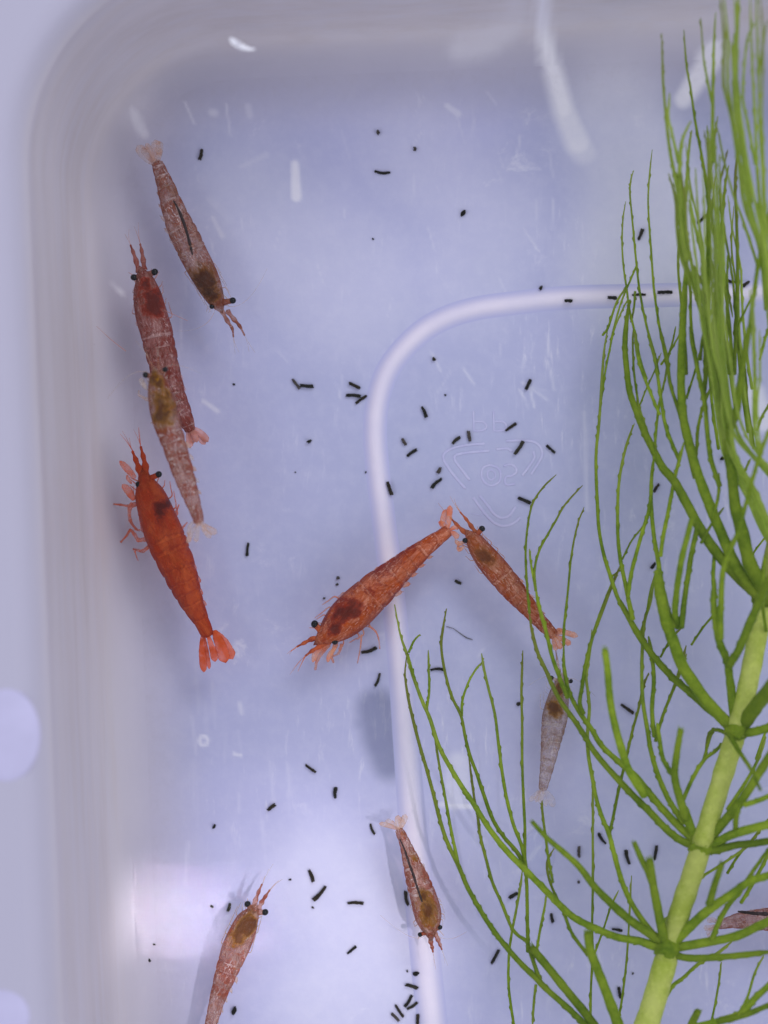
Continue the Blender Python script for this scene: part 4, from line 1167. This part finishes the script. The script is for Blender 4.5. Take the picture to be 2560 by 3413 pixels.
# third whorl
leaf((7, [(1520, 575), (1470, 530), (1390, 445), (1340, 375), (1282, 285), (1245, 185), (1212, 95), (1192, 0), (1180, -70), (1172, -130)], 66, 60, ZS, 0.9),
     [(6, [(850, 1830), (830, 1740), (838, 1620), (850, 1530), (872, 1400), (905, 1270), (932, 1165)], 50, 44, 0.9, 1.3, dict(cut=True)),
      (6, [(870, 1830), (885, 1680), (905, 1540), (930, 1380), (960, 1240), (968, 1180)], 44, 36, 0.9, 1.0),
      (6, [(820, 1830), (780, 1700), (748, 1560), (728, 1430), (705, 1300), (688, 1150), (682, 1000), (690, 860), (705, 760)], 44, 24, 0.9, 0.6),
      (6, [(740, 1390), (758, 1260), (785, 1130), (808, 1010), (830, 900), (850, 820), (885, 690)], 32, 26, 0.8, 0.9)])
leaf((7, [(1520, 570), (1455, 520), (1400, 480), (1310, 400), (1230, 330), (1160, 250), (1100, 170), (1050, 80), (1010, 0)], 46, 30, ZS, 0.6),
     [(6, [(650, 1920), (545, 1770), (480, 1650), (432, 1510), (392, 1380), (362, 1220), (352, 1050), (345, 900), (345, 750), (360, 600), (370, 470), (380, 300), (395, 120), (415, 0)], 34, 18, 0.65, 0.45),
      (6, [(375, 430), (400, 260), (430, 110), (455, 0), (500, -110), (540, -190)], 18, 12, 0.5, 0.45),
      (5, [(200, 2060), (235, 2010), (285, 1860), (345, 1765)], 18, 16, 0.45, 0.45),
      (6, [(570, 1780), (545, 1660), (520, 1540), (492, 1400), (478, 1250), (478, 1050), (490, 900), (520, 750), (550, 650), (580, 575)], 38, 16, 0.7, 0.5),
      (6, [(540, 1640), (560, 1500), (590, 1380), (632, 1230), (668, 1110), (682, 1000)], 32, 26, 0.7, 0.7),
      (6, [(505, 1410), (560, 1300), (625, 1215), (670, 1150)], 15, 12, 0.6, 0.6),
      (6, [(620, 1860), (655, 1740), (680, 1600), (712, 1490)], 22, 16, 0.6, 0.5),
      (6, [(440, 1560), (400, 1660), (345, 1810), (300, 1960), (270, 2100), (255, 2212)], 18, 22, 0.55, 0.6),
      (6, [(430, 1530), (460, 1500), (500, 1470)], 14, 12, 0.55, 0.5)])
leaf((7, [(1515, 560), (1500, 420), (1490, 340), (1480, 270), (1445, 180), (1430, 100), (1420, 0), (1425, -90)], 50, 34, ZS, 1.2),
     [(7, [(1485, 290), (1530, 220), (1575, 110), (1620, 10), (1650, -60), (1700, -140)], 46, 44, 1.1, 1.45),
      (6, [(1080, 1650), (1065, 1550), (1070, 1400), (1080, 1320)], 36, 26, 1.0, 0.8),
      (6, [(1110, 1900), (1110, 1750), (1115, 1600), (1125, 1480), (1160, 1370), (1210, 1260), (1245, 1140), (1290, 980), (1340, 800), (1400, 640), (1470, 480)], 50, 26, 1.2, 1.5)])
leaf((7, [(1540, 560), (1600, 475), (1659, 400), (1740, 300)], 80, 80, ZS, 1.5))
leaf((7, [(1550, 585), (1610, 575), (1680, 555), (1760, 530)], 48, 46, ZS, 1.1))
leaf((7, [(1480, 575), (1530, 660), (1585, 745), (1625, 832)], 30, 18, ZS, 1.6), [], cut=True)
leaf((7, [(1500, 600), (1440, 570), (1400, 590), (1385, 680)], 24, 16, 0.9, 0.6))
leaf((7, [(1605, 700), (1640, 600), (1680, 500)], 14, 12, 0.6, 0.5))
leaf((6, [(740, 2010), (800, 1905), (870, 1830)], 18, 14, 0.5, 0.5)); leaf((6, [(930, 1935), (1000, 1830), (1062, 1755), (1100, 1690)], 18, 16, 0.6, 0.6))
leaf((6, [(820, 2212), (870, 2080), (900, 1990)], 22, 18, 0.6, 0.6)); leaf((6, [(625, 2212), (625, 2050), (628, 1920)], 20, 16, 0.55, 0.5))

# fourth whorl (right edge) and its long blades that sweep up
leaf((0, [(2545, 1995), (2500, 1960), (2420, 1880), (2345, 1780), (2290, 1680), (2245, 1600), (2210, 1560), (2178, 1500), (2148, 1440), (2125, 1380), (2100, 1310), (2090, 1240), (2083, 1150), (2090, 1060), (2100, 1000)], 50, 18, ZS, 0.6),
     [(6, [(620, 600), (600, 430), (578, 260), (570, 100), (572, 0)], 22, 14, 0.7, 0.5),
      (6, [(700, 760), (655, 620), (612, 490), (595, 420)], 26, 20, 0.8, 0.6),
      (6, [(735, 520), (668, 360), (612, 210), (590, 90), (585, 0)], 26, 20, 0.8, 0.6),
      (6, [(700, 790), (715, 600), (735, 440), (770, 290), (790, 150)], 24, 14, 0.8, 0.5),
      (6, [(610, 470), (650, 370), (700, 260), (745, 140)], 14, 10, 0.6, 0.5)])
leaf((0, [(2530, 1990), (2460, 1900), (2410, 1790), (2360, 1670), (2320, 1560), (2290, 1450), (2275, 1370), (2270, 1250), (2275, 1100), (2280, 1000), (2290, 860)], 52, 26, ZS, 0.9),
     [(6, [(950, 910), (905, 720), (862, 530), (800, 330), (782, 180), (750, 50), (735, -10)], 32, 24, 0.9, 0.7),
      (6, [(855, 800), (775, 600), (742, 410), (712, 210), (680, 80), (660, -10)], 30, 22, 0.8, 0.6),
      (6, [(990, 1310), (1050, 1200), (1130, 1090)], 24, 18, 0.9, 0.9), (6, [(900, 420), (950, 260), (990, 110)], 20, 14, 0.8, 0.6)])
leaf((0, [(2560, 2010), (2540, 1950), (2500, 1880), (2475, 1780), (2450, 1680), (2440, 1580), (2428, 1510), (2430, 1440), (2455, 1370), (2470, 1260), (2485, 1150), (2492, 1090)], 70, 20, ZS, 1.4))
bundle(0, [(2640, 1900), (2560, 1780), (2500, 1640), (2440, 1520), (2410, 1400), (2395, 1280), (2375, 1180), (2360, 1060), (2345, 900), (2335, 740), (2325, 560)], 60, 1.1, 1.3, 4, 9, M_LEAF2, 1)
bundle(0, [(2660, 1700), (2580, 1590), (2520, 1520), (2470, 1450), (2440, 1360), (2420, 1240), (2400, 1100), (2385, 950), (2380, 780)], 46, 1.2, 1.4, 3, 9, M_LEAF2, 2)
bundle(6, [(1345, 760), (1325, 600), (1322, 450), (1330, 250), (1320, 0), (1310, -250)], 50, 1.3, 1.5, 3, 16, M_LEAF2, 3)
leaf((6, [(1105, 960), (1052, 800), (1030, 650), (1012, 450), (970, 250), (940, 100), (920, -20)], 40, 30, 1.0, 0.9), [(6, [(960, 770), (972, 600), (1002, 470), (1060, 330), (1110, 200)], 26, 18, 0.9, 0.7), (6, [(1000, 430), (1020, 250), (1012, 0)], 38, 36, 0.9, 0.9)])
leaf((6, [(1195, 980), (1250, 880), (1295, 790)], 22, 16, 0.8, 0.8)); leaf((6, [(1335, 620), (1365, 530), (1420, 440)], 22, 18, 0.9, 0.8))
leaf((6, [(1285, 1410), (1340, 1330), (1420, 1230)], 16, 14, 0.6, 0.5)); leaf((6, [(1060, 1160), (1095, 1020), (1100, 880)], 28, 22, 1.0, 0.9))
leaf((6, [(1390, 1850), (1370, 1700), (1372, 1550), (1380, 1400)], 26, 24, 1.0, 1.3), [], cut=True)

# upper bundles
U = dict()
bundle(5, [(960, 2600), (925, 2400), (870, 2140), (820, 1920), (765, 1740), (720, 1580), (695, 1420), (672, 1220), (650, 1060)], 74, 1.0, 1.2, 4, 20, M_LEAF2, 4)
leaf((5, [(720, 1600), (690, 1420), (668, 1220), (640, 1060), (610, 900), (588, 700), (572, 500), (568, 360), (563, 205)], 40, 13, 1.2, 1.35),
     [(5, [(665, 1000), (632, 840), (605, 720), (612, 570)], 24, 16, 1.3, 1.4), (5, [(672, 1080), (682, 900), (705, 820), (742, 742)], 34, 14, 1.3, 1.4), (5, [(712, 1240), (720, 1050), (735, 880), (748, 800)], 26, 16, 1.1, 0.9),
      (5, [(690, 1560), (690, 1350), (680, 1180), (675, 1040)], 60, 40, 1.15, 1.3), (5, [(735, 1230), (770, 1400), (815, 1600), (830, 1750)], 22, 20, 1.0, 0.9)], mat=M_LEAF2)
leaf((5, [(850, 1250), (838, 1130), (808, 950), (770, 750), (742, 550), (715, 400), (700, 185)], 28, 13, 0.9, 1.0))
leaf((5, [(850, 2250), (845, 1950), (850, 1600), (853, 1300), (860, 1100), (880, 900), (908, 715)], 48, 17, 1.0, 1.0))
leaf((5, [(872, 1000), (876, 750), (880, 450), (885, 250), (895, 75)], 36, 12, 1.2, 1.3), [(5, [(880, 670), (842, 480), (820, 350), (803, 110)], 22, 11, 1.25, 1.35)], mat=M_LEAF2)
bundle(5, [(960, 2700), (940, 2400), (915, 2000), (920, 1700), (905, 1400), (885, 1150), (872, 950), (868, 800)], 74, 1.1, 1.3, 4, 16, M_LEAF2, 5)
leaf((5, [(905, 1900), (920, 1650), (935, 1380), (952, 1150), (976, 1015)], 38, 14, 0.9, 0.7))
leaf((5, [(1010, 2300), (1020, 2000), (1030, 1700), (1025, 1400), (1015, 1150), (1022, 965)], 32, 20, 0.8, 0.8))
leaf((5, [(1160, 1650), (1065, 1360), (1005, 1200), (950, 1000), (903, 775)], 24, 15, 1.2, 1.3), mat=M_LEAF2)
bundle(5, [(1230, 1900), (1190, 1650), (1165, 1480), (1105, 1250), (1055, 1000), (1015, 720), (985, 500), (975, 250), (968, -30)], 84, 1.3, 1.75, 4, 20, M_LEAF2, 6)
bundle(5, [(1110, 1250), (1060, 950), (1020, 650), (1015, 430), (1020, 200), (1022, -30)], 50, 1.4, 1.75, 2, 26, M_LEAF2, 7)
leaf((5, [(1040, 950), (1040, 650), (1025, 450), (1035, 300)], 34, 14, 1.4, 1.6), mat=M_LEAF2)
bundle(5, [(1235, 1700), (1195, 1350), (1172, 1050), (1165, 750), (1158, 500), (1148, 250), (1143, -30)], 66, 1.4, 1.85, 3, 16, M_LEAF2, 8)
leaf((5, [(1140, 1010), (1090, 750), (1062, 600), (1070, 420), (1092, 230), (1140, 140)], 26, 13, 1.5, 1.7), [(5, [(1160, 470), (1188, 260), (1212, 120)], 20, 13, 1.7, 1.85)], mat=M_LEAF2)
leaf((5, [(1260, 1180), (1205, 1400), (1170, 1560), (1130, 1800), (1095, 2080), (1065, 2300)], 26, 34, 1.5, 1.3))
bundle(5, [(1290, 2400), (1250, 2100), (1225, 1800), (1205, 1550), (1190, 1300), (1180, 1050)], 56, 1.2, 1.4, 3, 16, M_LEAF2, 9)
leaf((5, [(715, 2300), (705, 2080), (688, 1900), (665, 1660), (668, 1450)], 28, 16, 0.8, 0.6), [(5, [(782, 2280), (745, 2000), (740, 1800), (722, 1700)], 28, 18, 0.8, 0.7)])
bundle(5, [(920, 2600), (870, 2300), (832, 1980), (795, 1780), (745, 1640), (715, 1480)], 50, 1.0, 1.15, 3, 15, M_LEAF, 10)
bundle(5, [(930, 2650), (905, 2330), (900, 2100), (900, 1850), (880, 1600)], 52, 1.0, 1.1, 3, 15, M_LEAF, 11); leaf((5, [(1000, 2300), (985, 2050), (958, 1800), (930, 1580)], 30, 20, 0.8, 0.7))
leaf((5, [(1030, 2010), (1090, 1880), (1150, 1760)], 18, 14, 0.8, 0.7)); leaf((5, [(595, 2212), (628, 2110), (650, 2005)], 20, 12, 0.5, 0.5)); leaf((5, [(560, 2240), (620, 2150), (682, 2040)], 18, 12, 0.5, 0.5))
leaf((5, [(600, 2260), (580, 2160), (545, 1980), (515, 1770), (500, 1560), (486, 1370), (480, 1220), (490, 1060), (505, 920)], 24, 11, 0.6, 0.5))
leaf((5, [(545, 2300), (520, 2180), (470, 2000), (430, 1800), (408, 1620), (392, 1450), (378, 1300), (368, 1180), (375, 1100), (392, 1046)], 22, 11, 0.6, 0.5), [(5, [(410, 1630), (365, 1735), (310, 1870), (268, 2020), (245, 2120)], 15, 14, 0.5, 0.45)])
leaf((5, [(470, 2330), (432, 2212), (402, 2060), (365, 1900), (348, 1770), (330, 1650), (320, 1500), (325, 1350), (342, 1238)], 22, 11, 0.6, 0.5), [(5, [(352, 1900), (350, 2040), (342, 2212)], 15, 18, 0.5, 0.5), (5, [(400, 1790), (392, 1900), (372, 1980)], 18, 14, 0.6, 0.5)])
leaf((5, [(1165, 2212), (1200, 2080), (1240, 1960)], 22, 20, 0.9, 0.9)); leaf((5, [(800, 2212), (815, 2080), (860, 1930), (890, 1880)], 26, 20, 0.9, 0.9))
leaf((5, [(970, 1570), (968, 1750), (1000, 1950)], 16, 14, 0.7, 0.7)); leaf((5, [(850, 900), (842, 770)], 14, 10, 1.0, 1.0))
rq = random.Random(5)
for i in range(9):       # thin blades behind the upper bundle
    x0 = rq.uniform(760, 1200); L = rq.uniform(500, 1000); y0 = rq.uniform(1700, 2250)
    leaf((5, [(x0 + 60, y0 + 520), (x0 + 20, y0 + 240), (x0, y0), (x0 - 30 + rq.uniform(-30, 30), y0 - L * 0.35), (x0 - 60 + rq.uniform(-40, 40), y0 - L * 0.7), (x0 - 70 + rq.uniform(-50, 50), y0 - L)], 24, 12, 0.6, rq.uniform(0.5, 1.2)), mat=M_LEAF2 if i % 2 else M_LEAF)

# ------------------------------------------------------------------ droppings
def pellet(x, y, ang, L, label, tone=0, w=11.2):
    rnd = random.Random(int(x * 7 + y))
    L *= rnd.uniform(0.84, 1.02)
    wz = w * rnd.uniform(0.78, 1.15) / 2 * 0.0025
    z = wz + 0.003
    a = math.radians(ang)
    px, py = x * DK, y * DK
    n = 9; C = []; R = []
    bend = rnd.uniform(-0.10, 0.10) * L
    taper = rnd.uniform(-0.18, 0.18)
    for i in range(n):
        f = i / (n - 1) - 0.5
        ox = f * L * math.cos(a) - bend * (1 - 4 * f * f) * math.sin(a); oy = -f * L * math.sin(a) - bend * (1 - 4 * f * f) * math.cos(a)
        dr = min(math.hypot(px + ox - rx_, py + oy - ry_) for rx_, ry_ in RIBC) if py > 900 else 999
        C.append(S(px + ox, py + oy, z + 0.040 * max(0.0, 1 - (dr / 42) ** 2)))
        R.append(wz * (0.9 if i in (0, n - 1) else 1) * (1 + taper * f * 2) * rnd.uniform(0.9, 1.08))
    V, F, A = tube(C, R, 7, jitter=0.30, seed=int(x + y), cap=False)
    d = (C[-1] - C[0]).normalized()
    for base, sg in ((0, -1), ((n - 1) * 7, 1)):      # broken, nearly square ends
        for k in range(7): V[base + k] = V[base + k] + d * sg * rnd.uniform(0, 0.9) * wz
        V.append(C[0 if base == 0 else -1] + d * sg * wz * 0.15); e = len(V) - 1
        for k in range(7):
            F.append((e, base + (k + 1) % 7, base + k) if sg < 0 else (e, base + k, base + (k + 1) % 7))
    o = mesh_obj('dropping', V, F, M_DARK[tone] if tone or rnd.random() < 0.6 else M_DARK[3], None, smooth=False)
    tag(o, label, 'dropping', 'dark rod shaped droppings on the tub floor')
def speck(x, y, r, label, tone=0):
    c = D(x, y, r * 0.0022)
    rnd = random.Random(int(x * 3 + y))
    V, F = blob((c.x, c.y, c.z), r * 0.0025, r * 0.0025 * rnd.uniform(0.55, 0.9), r * 0.0022, rnd.uniform(0, 3), 9, 6, 0.9, x * 0.1)
    o = mesh_obj('debris_speck', V, F, M_DARK[tone], None, smooth=False)
    tag(o, label, 'debris', 'small specks of debris on the tub floor')

PEL = [
 (433, 334, 78, 34, 'short black dropping right of the tail of the topmost pale shrimp', 0),
 (826, 371, -5, 46, 'lone black dropping lying level at the top centre of the floor', 0),
 (640, 829, -52, 40, 'brownish dropping, left of a touching pair in mid floor', 2),
 (663, 833, -4, 38, 'black dropping, right of a touching pair in mid floor', 0),
 (766, 833, -25, 36, 'upper of three droppings left of the rib bend', 0),
 (763, 855, -4, 46, 'level left one of three droppings left of the rib bend', 0),
 (780, 863, 35, 44, 'tilted lower right one of three droppings left of the rib bend', 0),
 (1141, 830, 66, 40, 'black dropping above the recycling mark letters, upright', 0),
 (916, 890, -66, 34, 'dark dropping inside the rib bend, leaning left', 0),
 (1104, 922, 35, 42, 'thick black dropping beside the embossed letters above the triangle', 0),
 (1121, 967, 56, 48, 'long dropping lying across the top edge of the embossed triangle', 1),
 (1190, 970, -42, 34, 'thin pointed dropping right of the embossed triangle', 0),
 (986, 951, 40, 34, 'olive dropping on the upper left corner of the embossed triangle', 1),
 (1014, 942, -80, 30, 'faded tan dropping just above the embossed triangle', 2),
 (873, 954, -60, 22, 'small olive dropping just right of the rib, upper of two', 2),
 (890, 978, 35, 34, 'dark dropping just right of the rib, lower of two', 0),
 (948, 1016, 62, 17, 'tiny tan dropping above the thick one left of the triangle', 2),
 (943, 1044, 42, 42, 'thick frayed black dropping left of the embossed triangle', 0),
 (842, 1055, -72, 42, 'dark dropping lying on the right slope of the rib', 0),
 (1133, 1081, -24, 46, 'curved black dropping touching the highest thin leaf tip', 0),
 (990, 1257, -25, 20, 'stubby dropping between the two orange shrimps', 1),
 (535, 1187, 84, 44, 'upright black dropping right of the red shrimp', 0),
 (797, 1404, 18, 48, 'black dropping under the legs of the orange red shrimp', 0),
 (815, 1468, 70, 42, 'olive black dropping just left of the rib above the dark blob', 1),
 (945, 1447, 1, 42, 'level black dropping touching a plant leaf right of the rib', 0),
 (671, 1660, -36, 44, 'highest dropping of the group in the lower centre floor', 0),
 (725, 1713, 88, 32, 'short upright dropping below the dark blob', 0),
 (587, 1744, 38, 28, 'short tilted dropping left of the lower centre, alone', 0),
 (805, 1791, -68, 38, 'dropping left of the tail of the small head down shrimp', 1),
 (672, 1892, -70, 40, 'steep black dropping at the top of the bright patch', 0),
 (690, 1929, 48, 62, 'longest dropping, tilted, in the bright patch', 0),
 (768, 1951, -1, 48, 'level dropping right of the bright patch', 0),
 (879, 1940, -80, 46, 'black dropping against the flank of the small head down shrimp', 0),
 (760, 2052, 40, 34, 'tilted dropping below right of the bright patch', 0),
 (889, 2131, -17, 40, 'highest rod of the cluster by the rib at the bottom edge', 1),
 (882, 2162, 58, 44, 'left one of the two crossing rods by the rib at the bottom', 0),
 (891, 2172, 34, 42, 'right one of the two crossing rods by the rib at the bottom', 1),
 (863, 2184, -56, 48, 'dark rod left of the crossing pair at the bottom edge', 0),
 (854, 2198, -45, 36, 'tan rod, lowest left of the cluster at the bottom edge', 2),
 (902, 2205, 88, 38, 'upright rod cut by the bottom edge beside the rib', 0),
 (1355, 1531, -35, 46, 'black dropping between plant leaves right of the grey shrimp', 0),
 (1301, 1811, -55, 44, 'left one of three droppings between the lower leaves', 0),
 (1356, 1851, -76, 50, 'middle one of three droppings between the lower leaves', 0),
 (1416, 1842, 80, 44, 'right one of three droppings, nearest the stem', 0),
 (1251, 1840, -88, 34, 'frayed faded dropping left of the lower leaf fork', 2),
 (1069, 2067, 62, 52, 'black dropping left of the lowest plant leaves', 0),
 (1109, 1935, 30, 30, 'dropping with frayed ends behind a low leaf', 0),
 (1193, 1983, -78, 30, 'short dropping in the gap between the lower leaves', 0),
 (1333, 2009, -10, 32, 'stubby black dropping beside the long lower leaf', 0),
 (1339, 2144, -78, 30, 'short dropping next to the lowest stem section', 0),
 (1384, 506, 68, 40, 'blurred dropping left of the upper leaf bundle', 1),
 (1516, 473, 42, 40, 'blurred dropping behind the upper leaf bundle', 0),
 (1436, 631, 1, 42, 'level dropping resting on top of the rib under the leaves', 0),
 (1380, 637, 2, 44, 'dropping on the rib crossed by thin leaves', 0),
 (1322, 643, -4, 26, 'short dropping on the rib left of the thin leaves', 0),
 (1228, 650, -5, 18, 'smallest dropping lying on the upper rib', 0),
 (1579, 607, -14, 26, 'short dropping behind the upper leaves near the right edge', 0),
 (1611, 613, 35, 22, 'rightmost blurred dropping behind the upper leaves', 1),
 (1418, 1054, 55, 28, 'dropping in the gap between crossing leaves at mid right', 0),
 (1411, 1222, 52, 20, 'small dropping on the left of a forked leaf at mid right', 0),
 (494, 1960, 76, 26, 'short dropping beside the left eye of the bottom shrimp', 0),
]
for x, y, a, L, lab, tone in PEL:
    if 985 / DK < y < 1005 / DK or (y > 625 and y < 655 and x > 1200): pass
    pellet(x, y, a, L, lab, tone)
SPK = [(1001, 460, 10, 'round dark speck at upper right of the open floor', 0), (817, 286, 8, 'tan speck above the lone level dropping', 2), (896, 322, 7, 'faint tan speck right of the lone level dropping', 2),
 (668, 953, 9, 'dark speck left of the rib at mid height', 0), (937, 775, 7, 'speck just inside the rib bend', 1), (962, 853, 4, 'very small speck inside the rib bend below the larger one', 0),
 (463, 1785, 8, 'dark speck low on the left part of the floor', 0), (506, 2183, 13, 'dark speck right of the bottom shrimp tail', 0), (899, 2103, 10, 'speck above the cluster at the bottom edge', 0),
 (1168, 622, 8, 'speck above the rib left of its darker droppings', 1), (1562, 945, 9, 'upper speck behind the thick leaf on the right', 0), (1561, 990, 9, 'lower speck behind the thick leaf on the right', 0),
 (806, 516, 4, 'tiny speck in the upper middle of the floor', 0), (505, 830, 4, 'tiny speck right of the plum pink shrimp', 0), (333, 2040, 5, 'tiny speck near the left wall at the bottom', 0), (323, 2075, 6, 'lower tiny speck near the left wall at the bottom', 0),
 (283, 1811, 4, 'tiny speck at the foot of the left wall', 0), (627, 1900, 5, 'tiny speck right of the bottom shrimp feelers', 0), (1120, 1520, 8, 'split speck beside the upright thin leaf', 1), (790, 1020, 4, 'tiny speck left of the rib', 0),
 (638, 1020, 3, 'minute speck far left of the rib', 0), (458, 1958, 6, 'speck left of the bottom shrimp head', 1), (1367, 2103, 5, 'tiny speck left of the lowest stem section', 1), (1250, 1905, 5, 'tiny ring shaped speck between the lower leaves', 2),
 (880, 2098, 4, 'minute speck below the head down shrimp', 1), (676, 1960, 5, 'faint speck under the longest dropping', 2), (230, 1985, 3, 'minute brown speck on the left wall foot', 2), (730, 1248, 6, 'brown speck above the orange red shrimp', 2), (728, 1262, 5, 'second brown speck above the orange red shrimp', 2),
 (700, 1292, 4, 'third brown speck, nearest the orange red shrimp', 2)]
for x, y, r, lab, tone in SPK: speck(x, y, r, lab, tone)

# thin hair of debris on the floor
V, F, A = tube([S(1488, 2088, 0.01), S(1512, 2095, 0.01), S(1535, 2112, 0.01), S(1555, 2126, 0.01), S(1575, 2132, 0.01)], [0.003, 0.0025, 0.003, 0.004, 0.0025], 5, jitter=0.4)
tag(mesh_obj('debris_thread', V, F, M_DARK[2]), 'thin brown thread lying right of a tall leaf tip', 'debris')

# ------------------------------------------------------------------ bubbles, and glints shaped as small meshes
c = D(1166, 1840, 0.0)
V, F = blob((c.x, c.y, 0.0), 0.125, 0.20, 0.07, 0.1, 40, 20)
tag(mesh_obj('air_bubble', V, F, M_BUB), 'flat oval clear bubble on the floor behind the lower leaves', 'bubble')
for (x, y, r, z, lab) in ((108, 1415, 0.035, 1.7, 'larger of two small clear bubbles on the left wall'), (75, 1415, 0.02, 1.85, 'smaller of two clear bubbles on the left wall')):
    c = D(x, y, z)
    V, F = blob((c.x, c.y, z), r, r, r, 0, 16, 10)
    tag(mesh_obj('air_bubble', V, F, M_BUB), lab, 'bubble')
def glint_mesh(pts, z, lab):
    C = [D(x, y, z) for x, y, w in pts]
    R = [w * DK * 0.5 * 0.0023 for x, y, w in pts]
    V, F, A = tube(C, R, 8, flat=0.25, jitter=0.35, seed=len(pts))
    tag(mesh_obj('glint_piece', V, F, M_GLINT), lab, 'painted_light')
glint_mesh([(496, 82, 4), (504, 90, 14), (514, 97, 16), (526, 102, 14), (538, 106, 7), (550, 106, 4)], 1.97, 'bright glint of the water surface, shaped as a floating piece near the top edge')
glint_mesh([(112, 92, 1.5), (120, 80, 4), (128, 66, 3), (132, 60, 1)], 1.9, 'thin shiny sliver on the wall at the top left corner')
